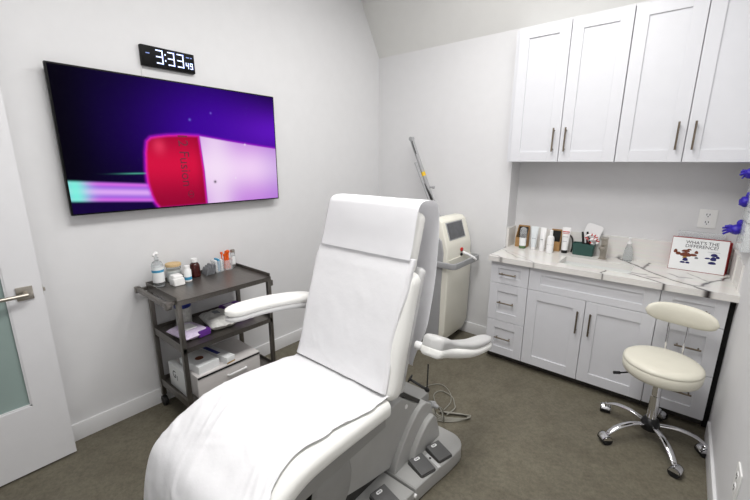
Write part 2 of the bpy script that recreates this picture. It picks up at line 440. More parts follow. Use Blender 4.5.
# ------------------------------------------------------------------ cabinets
YF, YC, YU = 2.8938, 2.859, 3.0975
ZT = 2.625
def shaker(parent, name, x0, x1, z0, z1, yf, rail=.055, th=.018, rec=.009):
    b = MB(); y0, y1 = yf, yf + th
    rail_ = min(rail, (z1 - z0) * .3)
    b.box((x0, y0, z0), (x0 + rail, y1, z1), .0012, 1); b.box((x1 - rail, y0, z0), (x1, y1, z1), .0012, 1)
    b.box((x0 + rail, y0, z0), (x1 - rail, y1, z0 + rail_), .0012, 1); b.box((x0 + rail, y0, z1 - rail_), (x1 - rail, y1, z1), .0012, 1)
    b.box((x0 + rail - .002, y0 + rec, z0 + rail_ - .002), (x1 - rail + .002, y1, z1 - rail_ + .002))
    return b.build(name, M['cab'], parent, ang=20)
def vhandle(parent, x, z0, z1, y, m='bronze'):
    b = MB(); b.tube([(x, y - .030, z0), (x, y - .030, z1)], .0058, 10)
    for z in (z0 + .018, z1 - .018): b.tube([(x, y - .030, z), (x, y + .002, z)], .005, 8)
    return b.build('handle', M[m], parent)
def hhandle(parent, x0, x1, z, y, m='bronze'):
    b = MB(); b.tube([(x0, y - .030, z), (x1, y - .030, z)], .0058, 10)
    for x in (x0 + .014, x1 - .014): b.tube([(x, y - .030, z), (x, y + .002, z)], .005, 8)
    return b.build('handle', M[m], parent)
# wall cabinets
ux = [-1.141, -.7761, -.411, -.047, .318]
for i, lab in ((0, 'white two-door wall cabinet nearest the room corner, above the bottles'), (2, 'white two-door wall cabinet nearest the right wall, above the picture board')):
    w = thing('wall_cabinet', lab, 'cabinet', ((ux[i] + ux[i + 2]) / 2, YU + .15, 1.651), 'wall cabinets over the sink counter')
    b = MB(); b.box((ux[i] + .001, YU + .0195, 1.651), (ux[i + 2] - .001, YA, ZT), .001); b.build('body', M['cab'], w)
    for k in (i, i + 1):
        g = .0024
        d = shaker(w, 'door', ux[k] + (.0030 if k == i else g), ux[k + 1] - (.0030 if k == i + 1 else g), 1.6545, ZT - .002, YU, .075)
        hx = ux[i + 1] - .043 if k == i else ux[i + 1] + .039
        vhandle(d, hx, 1.728, 1.898, YU)
b = MB(); b.box((ux[4] - .001, YU + .006, 1.651), (XR, YA, ZT)); struct(b.build('trim_1', M['cab']))
b = MB(); b.box((AX0, YU + .03, 1.651), (ux[0], YA, ZT)); struct(b.build('trim_2', M['cab']))
# base cabinets
ZB, ZK = .066, .872
bx = [-1.141, -.8357, -.022, .3009]
def base_body(x0, x1, lab, name, grp=None, hole=False):
    w = thing(name, lab, 'cabinet', ((x0 + x1) / 2, YF + .25, 0), grp)
    b = MB(); b.box((x0 + .0005, YF + .0195, ZB), (x1 - .0005, YA - .004, .70 if hole else ZK), .001)
    if hole:
        b.box((x0 + .0005, YF + .0195, .70), (x1 - .0005, YF + .05, ZK)); b.box((x0 + .0005, YF + .05, .70), (x0 + .02, YA - .004, ZK)); b.box((x1 - .02, YF + .05, .70), (x1 - .0005, YA - .004, ZK))
    b.build('body', M['cab'], w)
    b = MB(); b.box((x0 + .001, YF + .065, 0), (x1 - .001, YA - .004, ZB)); b.build('toe_kick', M['kick'], w)
    return w
for x0, x1, lab in ((bx[0], bx[1], 'white three-drawer base cabinet at the left end of the counter'), (bx[2], bx[3], 'white three-drawer base cabinet behind the stool beside the right wall')):
    w = base_body(x0, x1, lab, 'drawer_cabinet', 'drawer cabinets under the counter')
    for z0, z1, hz in ((ZB, .366, .224), (.3695, .6865, .533), (.690, ZK - .004, .775)):
        d = shaker(w, 'drawer', x0 + .002, x1 - .002, z0, z1, YF, .068 if z0 < .6 else .062)
        cx = (x0 + x1) / 2 - (.005 if x0 < -1 else -.015); hhandle(d, cx - .066, cx + .066, hz, YF)
w = base_body(bx[1], bx[2], 'white sink base cabinet with two tall doors and a false front', 'sink_cabinet', hole=True)
shaker(w, 'false_drawer_front', bx[1] + .002, bx[2] - .002, .690, ZK - .004, YF, .085)
dm = (bx[1] + bx[2]) / 2
d = shaker(w, 'door', bx[1] + .002, dm - .002, ZB, .6865, YF, .075); vhandle(d, dm - .041, .438, .606, YF)
d = shaker(w, 'door', dm + .002, bx[2] - .002, ZB, .6865, YF, .075); vhandle(d, dm + .041, .438, .606, YF)
b = MB(); b.box((bx[3] + .002, YF + .05, 0), (XR, YA - .004, ZK)); struct(b.build('gap_shade_block', M['gap']))  # block fills the open cabinet-to-wall gap, its black standing in for shade

# countertop with vein pattern and sink hole
SX0, SX1, SY0, SY1 = -.662, -.205, 2.985, 3.245
veins = [([(-.333, 3.44), (-.25, 3.33), (-.186, 3.257), (-.12, 3.16), (-.058, 3.072), (.02, 3.0), (.09, 2.947), (.155, 2.90), (.20, 2.859)], .0055, .95),
         ([(-.131, 3.414), (-.14, 3.31), (-.152, 3.216), (-.186, 3.257)], .006, .9),
         ([(-.24, 3.03), (-.206, 2.977), (-.16, 2.965), (-.102, 2.935), (-.05, 2.90), (-.014, 2.859), (-.012, 2.80)], .005, .95),
         ([(-.215, 3.03), (-.17, 3.02), (-.12, 3.03)], .006, .7), ([(-.10, 2.98), (-.05, 2.985)], .007, .8), ([(0.0, 3.16), (.05, 3.10), (.11, 3.12)], .005, .6),
         ([(.40, 3.40), (.302, 3.288), (.227, 3.114), (.19, 3.06), (.166, 2.96), (.12, 2.93), (.155, 2.88), (.20, 2.859), (.22, 2.80)], .0065, .95),
         ([(.20, 3.10), (.13, 3.20), (.10, 3.26)], .004, .6),
         ([(-1.202, 3.218), (-1.057, 3.04), (-.95, 2.95), (-.85, 2.90), (-.802, 2.859), (-.80, 2.80)], .0028, .55),
         ([(-1.17, 2.90), (-1.09, 2.89), (-1.05, 2.859)], .005, .6),
         ([(-1.05, 3.10), (-.93, 3.0), (-.87, 2.96)], .002, .4),
         ([(-.357, 3.043), (-.352, 2.93), (-.36, 2.88), (-.348, 2.859), (-.35, 2.80)], .004, .8)]
def vein_col(x, y):
    w = Vector((x * 14, y * 14, 0)); jx = noise.noise(w) * .014; jy = noise.noise(w + Vector((9, 3, 1))) * .014
    x += jx; y += jy; k = 0
    for pts, wd, st in veins:
        wd = wd * 1.35
        for i in range(len(pts) - 1):
            x1, y1 = pts[i]; x2, y2 = pts[i + 1]
            if min(x1, x2) - .05 > x or max(x1, x2) + .05 < x: continue
            dx, dy = x2 - x1, y2 - y1; t = max(0, min(1, ((x - x1) * dx + (y - y1) * dy) / (dx * dx + dy * dy)))
            d = math.hypot(x - x1 - t * dx, y - y1 - t * dy)
            ww = wd * (1 + .7 * noise.noise(Vector((x * 30, y * 30, 5))))
            k = max(k, st * (math.exp(-(d / ww) ** 2) + .10 * math.exp(-(d / .03) ** 2)))
    k2 = max(0, noise.noise(Vector((x * 5, y * 5, 7)))) * .12
    base = mixc(srgb(232, 230, 226), srgb(200, 197, 192), k2)
    return mixc(base, srgb(46, 40, 40), min(1, k))
def quartz_obj(name, boxes, parent=None, step=.006):
    bm = bmesh.new(); lay = bm.verts.layers.float_color.new('Col')
    def grid(o, u, w, lu, lw):
        nu = max(1, int(lu / step)); nw = max(1, int(lw / step)); G = []
        for j in range(nw + 1):
            row = []
            for i in range(nu + 1):
                p = o + u * (lu * i / nu) + w * (lw * j / nw); v = bm.verts.new(p)
                v[lay] = (*(vein_col(p.x, p.y) if p.z < .92 else vein_col(p.x + 9, p.z)), 1); row.append(v)
            G.append(row)
        for j in range(nw):
            for i in range(nu): bm.faces.new((G[j][i], G[j][i + 1], G[j + 1][i + 1], G[j + 1][i]))
    ex, ey, ez = Vector((1, 0, 0)), Vector((0, 1, 0)), Vector((0, 0, 1))
    for a, c, fl in boxes:
        a, c = Vector(a), Vector(c); d = c - a
        if 't' in fl: grid(Vector((a.x, a.y, c.z)), ex, ey, d.x, d.y)
        if 'f' in fl: grid(a, ex, ez, d.x, d.z)
        if 'k' in fl: grid(Vector((a.x, c.y, a.z)), ex, ez, d.x, d.z)
        if 'l' in fl: grid(a, ey, ez, d.y, d.z)
        if 'r' in fl: grid(Vector((c.x, a.y, a.z)), ey, ez, d.y, d.z)
        if 'b' in fl: grid(a, ex, ey, d.x, d.y)
    bmesh.ops.remove_doubles(bm, verts=bm.verts[:], dist=.0004)
    bmesh.ops.recalc_face_normals(bm, faces=bm.faces[:])
    off = worldloc(parent) if parent is not None else Vector(((boxes[0][0][0] + boxes[0][1][0]) / 2, (boxes[0][0][1] + boxes[0][1][1]) / 2, boxes[0][0][2]))
    for v in bm.verts: v.co -= off
    me = bpy.data.meshes.new(name); bm.to_mesh(me); bm.free(); me.materials.append(M['quartz'])
    o = bpy.data.objects.new(name, me); C.objects.link(o)
    if parent is not None: o.parent = parent
    else: o.location = off
    return o
Z0, Z1 = .873, .914
ct = thing('countertop', 'white stone worktop with dark veins over the base cabinets', 'countertop', (-.42, 3.1, Z0))
quartz_obj('slab', [((-1.155, YC, Z0), (XR, SY0, Z1), 'tflb'), ((-1.155, SY1, Z0), (XR, YA, Z1), 'tlb'),
                    ((-1.155, SY0, Z0), (SX0, SY1, Z1), 'tlrb'), ((SX1, SY0, Z0), (XR, SY1, Z1), 'tlb'),
                    ((SX0, SY0, Z0), (SX1, SY0 + .0001, Z1), 'f'), ((SX0, SY1 - .0001, Z0), (SX1, SY1, Z1), 'k')], ct)
def quartz_plain(name, a, c, parent, fl='tflrk', step=.02): return quartz_obj(name, [(a, c, fl)], parent, step)
quartz_plain('backsplash', (AX0, YA - .018, Z1), (XR, YA, 1.085), ct, step=.03)
quartz_plain('backsplash', (AX0, YB + .012, Z1), (AX0 + .018, YA - .018, 1.085), ct, step=.03)
quartz_plain('backsplash', (XR - .018, YB - .05, Z1), (XR, YA - .018, 1.085), ct, step=.03)
quartz_plain('backsplash', (XR - .010, YC + .10, Z1), (XR, YB - .05, 1.075), ct, step=.03)

# sink basin hanging under the worktop
b = MB(); zb = .775; w_ = .008
def ringr(cx, cy, w, h, r, z): return [(x, y, z) for x, y in rrect(cx, cy, w, h, r, 5)]
cx, cy, W, D = (SX0 + SX1) / 2, (SY0 + SY1) / 2, SX1 - SX0, SY1 - SY0
b.rings([ringr(cx, cy, W + .03, D + .03, .03, Z0 - .0005), ringr(cx, cy, W - .002, D - .002, .03, Z0 - .0005), ringr(cx, cy, W - .006, D - .006, .03, zb + .03), ringr(cx, cy, W - .05, D - .05, .03, zb), ringr(cx, cy, .05, .05, .02, zb - .003)], capA=False)
snk = b.build('sink_basin', M['sinkm']); tag(snk, 'white undermount sink basin set into the veined worktop', 'sink')
b = MB(); b.lathe([(.024, 0), (.024, .002), (.018, .003)], (cx, cy, zb - .002), 20); b.build('drain', M['chrome'], snk)

# faucet
fx, fy = -.425, 3.325
fc = thing('faucet', 'brushed nickel single lever faucet behind the sink', 'faucet', (fx, fy, Z1))
b = MB(); b.box((fx - .026, fy - .020, Z1), (fx + .026, fy + .030, Z1 + .006), .002); b.box((fx - .020, fy - .014, Z1 + .005), (fx + .022, fy + .026, Z1 + .150), .004); b.build('body', M['nickel'], fc)
b = MB(); b.box((fx - .017, fy - .125, Z1 + .098), (fx + .017, fy - .012, Z1 + .118), .003); b.tube([(fx, fy - .113, Z1 + .100), (fx, fy - .113, Z1 + .086)], .010, 14); b.build('spout', M['nickel'], fc)
b = MB(); b.box((fx - .022, fy - .045, Z1 + .152), (fx + .024, fy + .028, Z1 + .172), .004); b.build('lever', M['nickel'], fc)

# ------------------------------------------------------------------ bottles and tubes on the counter
def squeeze_tube(name, label, x, y, z, h, w, capm, bodym, cath=.022, wb=None, rot=0, lean=0, extra=None):
    # crimped at the top, cap at the bottom
    t = thing(name, label, 'tube', (x, y, z))
    mx = Matrix.Translation((x, y, z)) @ Matrix.Rotation(rot, 4, 'Z') @ Matrix.Rotation(lean, 4, 'X')
    wb = wb or w * .72
    b = MB(); b.mx = mx; b.lathe([(wb / 2 * .93, 0), (wb / 2, .002), (wb / 2, cath), (wb / 2 * .9, cath + .001)], (0, 0, 0), 20); b.build('cap', capm, t)
    b = MB(); b.mx = mx; rs = []
    for k in range(9):
        f = k / 8; a = wb / 2 + (w / 2 - wb / 2) * f; c = (wb / 2) * (1 - f) ** .7 + .0022
        rs.append([(a * math.cos(q * PI / 10), c * math.sin(q * PI / 10), cath + .001 + (h - cath - .014) * f) for q in range(20)])
    rs.append([(w / 2 * math.cos(q * PI / 10), .0012 * math.sin(q * PI / 10), h) for q in range(20)])
    b.rings(rs); body = b.build('tube_body', bodym, t)
    return t, mx, body
def lathe_thing(name, label, cat, x, y, z, parts, group=None, n=22, sx=1, sy=1):
    t = thing(name, label, cat, (x, y, z), group)
    for pn, m, prof in parts:
        b = MB(); b.lathe(prof, (x, y, z), n, sx=sx, sy=sy); b.build(pn, M[m], t)
    return t
cz = Z1 + .0005
# kraft organiser behind first bottle
def kraft_holder(x, y, w, d, h, lab):
    t = thing('kraft_holder', lab, 'holder', (x, y, cz), 'brown card holders on the counter')
    b = MB(); th = .004
    b.box((x - w / 2, y + d / 2 - th, cz), (x + w / 2, y + d / 2, cz + h)); b.box((x - w / 2, y - d / 2, cz), (x + w / 2, y - d / 2 + th, cz + h * .45))
    b.prism([(y - d / 2 + th, cz), (y + d / 2 - th, cz), (y + d / 2 - th, cz + h), (y - d / 2 + th, cz + h * .45)], 0, x - w / 2, x - w / 2 + th)
    b.prism([(y - d / 2 + th, cz), (y + d / 2 - th, cz), (y + d / 2 - th, cz + h), (y - d / 2 + th, cz + h * .45)], 0, x + w / 2 - th, x + w / 2)
    b.box((x - w / 2 + th, y - d / 2 + th, cz), (x + w / 2 - th, y + d / 2 - th, cz + th)); b.build('board', M['kraft'], t)
    b = MB(); b.box((x - w / 2 + .01, y + d / 2 - th - .012, cz + th), (x + w / 2 - .01, y + d / 2 - th - .001, cz + h * .93), .002); b.build('card_insert', M['blackm'], t)
kraft_holder(-1.065, 3.375, .098, .07, .188, 'brown card holder with black insert at the counter left end')
kraft_holder(-.795, 3.400, .085, .06, .180, 'brown card holder with black insert beside the striped tube')
t = lathe_thing('serum_bottle', 'clear capped bottle with green foot and white label at counter left end', 'bottle', -1.037, 3.305, cz,
    [('bottle_body', 'green', [(.024, 0), (.028, .003), (.028, .024), (.0275, .025)]), ('label_band', 'label', [(.0282, .025), (.0282, .095)]),
     ('neck', 'black', [(.024, .0955), (.014, .104), (.014, .128), (.007, .130)]),
     ('dome_cap', 'clearbox', [(.0275, .096), (.030, .14), (.027, .172), (.014, .186), (.002, .188)])])
wt, mx, bd = squeeze_tube('cream_tube', 'white flat-topped tube with white cap, next to the green-footed bottle', -.948, 3.318, cz, .200, .060, M['white'], mat('pale_grey_tube', col(222, 228, 230), .4), rot=.2)
text_mesh('lettering', 'derma', .012, M['ink'], bd, mx @ Vector((0, -.020, .10)), (1, -.1, 0), (0, 0.05, 1))
wt, mx, bd = squeeze_tube('cream_tube', 'plain white tube standing between the flat-topped tube and the white bottle', -.873, 3.303, cz, .200, .050, M['white'], M['white'], rot=-.1, wb=.042)
b = MB(); b.mx = mx; b.box((-.010, -.0235, .10), (.010, -.0175, .103)); b.build('print', M['ink'], bd)
lathe_thing('lotion_bottle', 'round white bottle with narrow cap left of the striped tube', 'bottle', -.803, 3.275, cz,
    [('bottle_body', 'white', [(.024, 0), (.027, .003), (.027, .120), (.024, .136), (.013, .146), (.013, .150)]), ('cap', 'white', [(.0125, .1505), (.0125, .188), (.009, .192)]),
     ('print', 'ink', [(.0272, .070), (.0272, .0712)])])
wt, mx, bd = squeeze_tube('cream_tube', 'white tube with red stripe lettering and black cap', -.708, 3.355, cz, .215, .064, M['black'], M['white'], rot=.05, wb=.046, cath=.024)
b = MB(); b.mx = mx
b.box((-.026, -.0112, .176), (.026, -.0060, .182)); b.build('red_print', M['red'], bd)
b = MB(); b.mx = mx; b.box((-.024, -.0130, .163), (.024, -.0080, .166)); b.build('red_print', M['red'], bd)
b = MB(); b.mx = mx; b.box((-.020, -.0180, .137), (.020, -.0120, .1385)); b.build('print', M['ink'], bd)
b = MB(); b.mx = mx; b.box((-.020, -.0215, .098), (.012, -.0150, .0995)); b.build('print', M['ink'], bd)
# a small black brush standing behind the striped tube
b = MB(); b.tube([(-.664, 3.395, cz + .004), (-.660, 3.40, cz + .06), (-.668, 3.41, cz + .115), (-.69, 3.42, cz + .14)], .006, 8, 5)
tag(b.build('hair_clip', M['black']), 'curved black strap standing between striped tube and teal box', 'strap')

# teal box with contents
tx0, tx1, tY0, tY1 = -.650, -.492, 3.335, 3.415
t = thing('teal_box', 'open teal plastic box holding brushes beside the faucet', 'box', ((tx0 + tx1) / 2, (tY0 + tY1) / 2, cz))
def openbox(a, c, th=.003, slant=.006):
    b = MB(); x0, y0, z0 = a; x1, y1, z1 = c; cx_, cy_ = (x0 + x1) / 2, (y0 + y1) / 2
    def R(w, d, z): return [(x, y, z) for x, y in rrect(cx_, cy_, w, d, .008, 4)]
    W_, D_ = x1 - x0, y1 - y0
    b.rings([R(W_ - 2 * slant, D_ - 2 * slant, z0), R(W_, D_, z1), R(W_ - 2 * th, D_ - 2 * th, z1), R(W_ - 2 * th - 2 * slant, D_ - 2 * th - 2 * slant, z0 + th)])
    return b
openbox((tx0, tY0, cz), (tx1, tY1, cz + .097)).build('box_shell', M['teal'], t)
def rod(name, lab, cat, p, q, r, m, m2=None, group=None):
    b = MB(); p, q = Vector(p), Vector(q); b.tube([p, p.lerp(q, .85), q], lambda s: r * (1 if s < .9 else .8), 10)
    return tag(b.build(name, M[m]), lab, cat, group)
rod('brush', 'leftmost black brush handle leaning in the teal box', 'brush', (-.565, 3.370, cz + .02), (-.598, 3.400, cz + .185), .009, 'black', group='brushes in the teal box')
rod('brush', 'middle black brush handle leaning in the teal box', 'brush', (-.542, 3.375, cz + .02), (-.562, 3.398, cz + .190), .009, 'black', group='brushes in the teal box')
rod('brush', 'short black brush handle in the teal box nearest the faucet side', 'brush', (-.530, 3.362, cz + .02), (-.535, 3.352, cz + .150), .007, 'black', group='brushes in the teal box')
b = MB(); b.mx = Matrix.Translation((-.530, 3.404, cz + .170)) @ Matrix.Rotation(math.radians(-3), 4, 'X') @ Matrix.Rotation(math.radians(14), 4, 'Y')
b.prism([(x, z) for x, z in rrect(0.0, 0, .120, .165, .022, 5)], 1, -.002, .002, .0008, 1)
tag(b.build('white_tray', M['white']), 'square white tray leaning upright in the teal box', 'tray')
# striped red and white scrunchie shapes
for i, (px_, pz_, rr, lab) in enumerate(((-.525, .152, .036, 'upper red and white striped pouch curled in the teal box'), (-.505, .122, .032, 'lower red and white striped pouch curled in the teal box'))):
    t2 = thing('striped_pouch', lab, 'pouch', (px_, 3.360, cz + pz_ - .02), 'striped pouches in the teal box')
    b = MB(); b.tube([(px_ + rr * math.cos(a), 3.360 + .006 * math.sin(2 * a), cz + pz_ + rr * .62 * math.sin(a)) for a in [i_ * PI / 8 for i_ in range(-2, 13)]], .0085, 10, 2); b.build('fabric', M['white'], t2)
    b = MB()
    for a in [k * PI / 5 + .2 for k in range(0, 7)]:
        c0 = Vector((px_ + rr * math.cos(a), 3.360, cz + pz_ + rr * .62 * math.sin(a))); tn = Vector((-math.sin(a), 0, .62 * math.cos(a))).normalized() * .004
        b.tube([c0 - tn, c0 + tn], .0098, 10)
    b.build('stripe', M['red'], t2)
# soap dispenser
lathe_thing('soap_dispenser', 'clear pump bottle standing against the backsplash right of the sink', 'dispenser', -.268, 3.385, cz,
    [('bottle_body', 'clear', [(.028, 0), (.031, .004), (.031, .050), (.021, .105), (.014, .125), (.013, .133)]), ('pump', 'white', [(.014, .133), (.014, .147), (.005, .148), (.005, .170), (.010, .171), (.010, .180)])])

# picture board, red box and acrylic box
sg = thing('picture_board', 'white display board reading WHATS THE DIFFERENCE at the counter right end', 'sign', (.13, 3.36, cz))
sy0, sy1 = 3.335, 3.375
def sgp(x, z, o=0.0):  # point on the leaning face
    f = (z - cz) / .232; return Vector((x, sy0 + (sy1 - sy0) * f - o, z))
b = MB(); q = .012
b.rings([[sgp(-.018, cz), sgp(.286, cz), sgp(.286, cz) + V(0, q, 0), sgp(-.018, cz) + V(0, q, 0)], [sgp(-.018, cz + .228), sgp(.286, cz + .228), sgp(.286, cz + .228) + V(0, q, 0), sgp(-.018, cz + .228) + V(0, q, 0)]])
brd = b.build('board', M['dred'], sg)
b = MB(); b.rings([[sgp(-.016, cz + .003, .0012), sgp(.282, cz + .003, .0012), sgp(.282, cz + .003, -.001), sgp(-.016, cz + .003, -.001)], [sgp(-.016, cz + .224, .0012), sgp(.282, cz + .224, .0012), sgp(.282, cz + .224, -.001), sgp(-.016, cz + .224, -.001)]])
face = b.build('printed_face', M['label'], sg)
up = (sgp(0, cz + .2) - sgp(0, cz)).normalized()
text_mesh('lettering', "WHAT'S THE", .030, M['inkd'], face, sgp(.145, cz + .196, .002), (1, 0, 0), up)
text_mesh('lettering', "DIFFERENCE?", .030, M['inkd'], face, sgp(.145, cz + .170, .002), (1, 0, 0), up)
b = MB(); bb = lambda x, z, r, sx=1, sz=1: b.sphere(sgp((.068 + (x - .068) * 1.25) if x < .13 else (.212 + (x - .212) * 1.2), cz + .100 + (z - cz - .105) * 1.25, .0015), r * 1.25, 8, (sx, .06, sz))
for (x, z, r, sx, sz) in ((.068, .108, .020, 1.2, .9), (.066, .130, .012, 1.5, .8), (.036, .112, .012, 1, 1), (.022, .122, .011, .8, 1.5), (.100, .112, .013, 1.3, .7), (.112, .126, .010, .8, 1.3), (.080, .140, .008, 1.2, .7)): bb(x, cz + z, r, sx, sz)
b.build('brown_figure', M['brown'], face)
b = MB()
for (x, z, r, sx, sz) in ((.070, .082, .013, .9, 1.1), (.060, .068, .010, 1.2, .7), (.082, .068, .009, 1, .8)): bb(x, cz + z, r, sx, sz)
b.build('navy_figure', M['navy'], face)
b = MB(); bb(.066, cz + .095, .008, 1.2, 1); b.build('ochre_figure', M['ochre'], face)
b = MB()
for (x, z, r, sx, sz) in ((.215, .100, .014, .9, 1.2), (.216, .122, .013, 1.1, .9), (.232, .112, .008, 1, 1.2), (.190, .104, .008, 1.5, .7), (.212, .080, .014, 1.2, .7)): bb(x, cz + z, r, sx, sz)
b.build('blue_figure', M['navy'], face)
b = MB(); b.box(sgp(.180, cz + .142, .0012) - V(0, 0, 0), sgp(.245, cz + .1435, .0022)); bb(.142, cz + .098, .008); b.build('small_print', M['ink'], face)
rb = thing('red_box', 'dark red box standing behind the white picture board', 'box', (.17, 3.41, cz))
b = MB(); b.box((.0, 3.398, cz), (.300, 3.436, cz + .212), .002); b.build('carton', M['dred'], rb)
b = MB(); b.box((-.008, 3.3975, cz + .212), (.262, 3.4375, cz + .2155)); b.build('rim', M['grey'], rb)
b = MB(); z0 = cz + .2160; b.box((.005, 3.398, z0), (.258, 3.437, z0 + .050), .004)
tag(b.build('acrylic_tray', M['clearbox']), 'shallow clear acrylic tray on top of the red box', 'tray')

# ------------------------------------------------------------------ outlets
def outlet(lab, mxm):
    t = thing('power_outlet', lab, 'outlet', mxm.translation)
    b = MB(); b.mx = mxm; b.prism([(x, z) for x, z in rrect(0, 0, .098, .130, .006, 3)], 1, -.006, 0, .0015, 1); b.build('cover_plate', M['outlet'], t)
    for s in (-1, 1):
        b = MB(); b.mx = mxm; b.prism([(x, z) for x, z in rrect(0, s * .026, .036, .034, .010, 4)], 1, -.008, -.006); f = b.build('socket', M['white'], t)
        b = MB(); b.mx = mxm
        b.box((-.010, -.0088, s * .026 - .002), (-.006, -.0078, s * .026 + .010)); b.box((.006, -.0088, s * .026 - .002), (.010, -.0078, s * .026 + .010)); b.box((-.003, -.0088, s * .026 - .013), (.003, -.0078, s * .026 - .007)); b.build('slots', M['blackm'], f)
outlet('white double power outlet on the wall above the picture board', Matrix.Translation((.148, YA, 1.272)))
outlet('white double power outlet low on the right wall', Matrix.Translation((XR, 1.850, .425)) @ Matrix.Rotation(-PI / 2, 4, 'Z'))
b = MB(); b.box((XR - .012, 3.27, 1.235), (XR, 3.43, 1.475), .006, 3)
tag(b.build('wall_plate', M['lgrey']), 'tall rounded grey panel on the alcove side behind the gloves', 'panel')

# ------------------------------------------------------------------ glove dispenser on the right wall
gd = thing('glove_dispenser', 'clear acrylic rack of glove boxes fixed to the right wall', 'dispenser', (XR - .04, 3.0, 1.17))
GX0, GX1, GY0, GY1, GZ0, GZ1 = .285, XR, 2.86, 3.135, 1.165, 1.648
b = MB(); th = .003
b.box((GX0, GY0, GZ0), (GX0 + th, GY1, GZ1)); b.box((GX0, GY0, GZ0), (GX1, GY0 + th, GZ1)); b.box((GX0, GY1 - th, GZ0), (GX1, GY1, GZ1)); b.box((GX0, GY0, GZ0), (GX1, GY1, GZ0 + th))
for z in (1.325, 1.485): b.box((GX0 + th, GY0, z), (GX1, GY1, z + th))
b.build('acrylic_rack', M['clearbox'], gd)
for z in (1.170, 1.330, 1.490):
    b = MB(); b.box((GX0 + .006, GY0 + .006, z), (GX1 - .002, GY1 - .006, z + .145), .002); bxo = b.build('glove_box', M['label'], gd)
    b = MB(); b.box((GX0 + .0052, GY0 + .02, z + .05), (GX0 + .0062, GY0 + .11, z + .056)); b.box((GX0 + .0052, GY0 + .02, z + .075), (GX0 + .0062, GY0 + .09, z + .080)); b.box((GX0 + .0052, GY0 + .02, z + .10), (GX0 + .0062, GY0 + .10, z + .106)); b.build('print', M['ink'], bxo)
def glove(lab, p, n, seed, L):
    rnd = random.Random(seed); b = MB(); p = Vector(p)
    b.sphere(p, .036, 10, (.85, 1.0, .85)); b.sphere(p + Vector((.012, .004, .036)), .021, 8, (.8, 1, 1.2))
    b.sphere(p + Vector((.02, .008, .006)), .022, 8, (1.2, 1, .9))
    for k in range(n):
        a = -.5 + 1.0 * k / max(1, n - 1); l = L * rnd.uniform(.8, 1.15)
        d = Vector((-.9, rnd.uniform(-.35, .5), a * .55 - .10)).normalized()
        s0 = p + Vector((-.010, (k - n / 2) * .009, a * .02))
        b.tube([s0, s0 + d * l * .5 + Vector((0, 0, .004)), s0 + d * l + Vector((0, 0, -.006))], lambda t: .0095 * (1 - .45 * t), 8, 3)
    bm = b.bm
    for v in bm.verts: v.co += Vector((noise.noise(v.co * 60), noise.noise(v.co * 60 + V(5, 1, 2)), noise.noise(v.co * 60 + V(1, 8, 2)))) * .006
    return tag(b.build('glove', M['glove'], ang=60), lab, 'glove', 'violet gloves in the wall rack')
glove('topmost violet glove poking out of the wall rack', (.278, 3.08, 1.590), 3, 1, .035)
glove('crumpled violet glove at the middle opening of the wall rack', (.282, 3.06, 1.430), 2, 2, .018)
glove('lowest violet glove with long fingers hanging from the wall rack', (.270, 3.08, 1.262), 4, 5, .052)

# ------------------------------------------------------------------ laser machine
lm = thing('laser_machine', 'tall cream and grey rolling laser machine by the back wall', 'machine', (-1.70, 2.97, 0))
LX, LY0, LY1 = -1.465, 2.740, 3.205
prof = [(LX - .10, .055), (LX - .03, .075), (LX + .004, .17), (LX + .012, .70), (LX, .86), (LX, .93), (LX - .01, .975), (LX - .070, 1.155), (LX - .10, 1.183), (LX - .16, 1.185), (LX - .26, 1.10), (LX - .26, .055)]
def lmring(y, inset):
    cxm = sum(p[0] for p in prof) / len(prof); czm = sum(p[1] for p in prof) / len(prof)
    return [(p[0] + (cxm - p[0]) * inset, y, p[1] + (czm - p[1]) * inset * .5) for p in prof]
b = MB(); b.rings([lmring(LY0, .10), lmring(LY0 + .006, .03), lmring(LY0 + .02, 0), lmring(LY1 - .05, 0), lmring(LY1 - .02, .03), lmring(LY1, .14)])
b.build('front_body', M['lcream'], lm, ang=28)
sp = [(LX - .065, .05), (LX - .050, .10), (LX - .045, .60), (LX - .035, .90), (LX - .055, 1.0), (LX - .12, 1.06), (LX - .40, 1.04), (LX - .46, .90), (LX - .48, .05)]
b = MB(); b.prism(sp, 1, LY0 - .012, LY1 + .004, .012, 3); b.build('side_shell', M['lgrey'], lm)
# tilted screen bezel on the head: from (LX-.01,.975) to (LX-.055,1.155)
A_ = Vector((LX - .013, 0, .985)); B_ = Vector((LX - .068, 0, 1.155)); nrm = Vector((.95, 0, .30)).normalized()
def scr_box(b, y0, y1, f0, f1, o0, o1):
    p0, p1 = A_.lerp(B_, f0), A_.lerp(B_, f1)
    rs = []
    for y in (y0, y1): rs.append([p0 + V(0, y, 0) + nrm * o0, p1 + V(0, y, 0) + nrm * o0, p1 + V(0, y, 0) + nrm * o1, p0 + V(0, y, 0) + nrm * o1])
    b.rings(rs)
b = MB(); scr_box(b, LY0 + .060, LY1 - .110, .06, .94, -.004, .0022); db = b.build('display', M['lgrey'], lm)
b = MB(); scr_box(b, LY0 + .072, LY1 - .122, .11, .89, .0022, .0034); b.build('display_glass', M['lscreen'], db)
b = MB(); b.lathe([(.017, 0), (.017, .014), (.013, .018)], (LX - .002, LY0 + .250, .895), 18, axis=0); b.build('stop_button', M['red'], lm)
b = MB(); b.lathe([(.013, 0), (.013, .010)], (LX + .001, LY0 + .250, .848), 18, axis=0); b.build('key_switch', M['black'], lm)
b = MB(); b.prism([(LY0 + .02, .785), (LY1 - .035, .785), (LY1 - .035, .835), (LY0 + .02, .835)], 0, LX + .004, LX + .012); b.build('front_recess', M['lcream'], lm)
b = MB(); rs = []
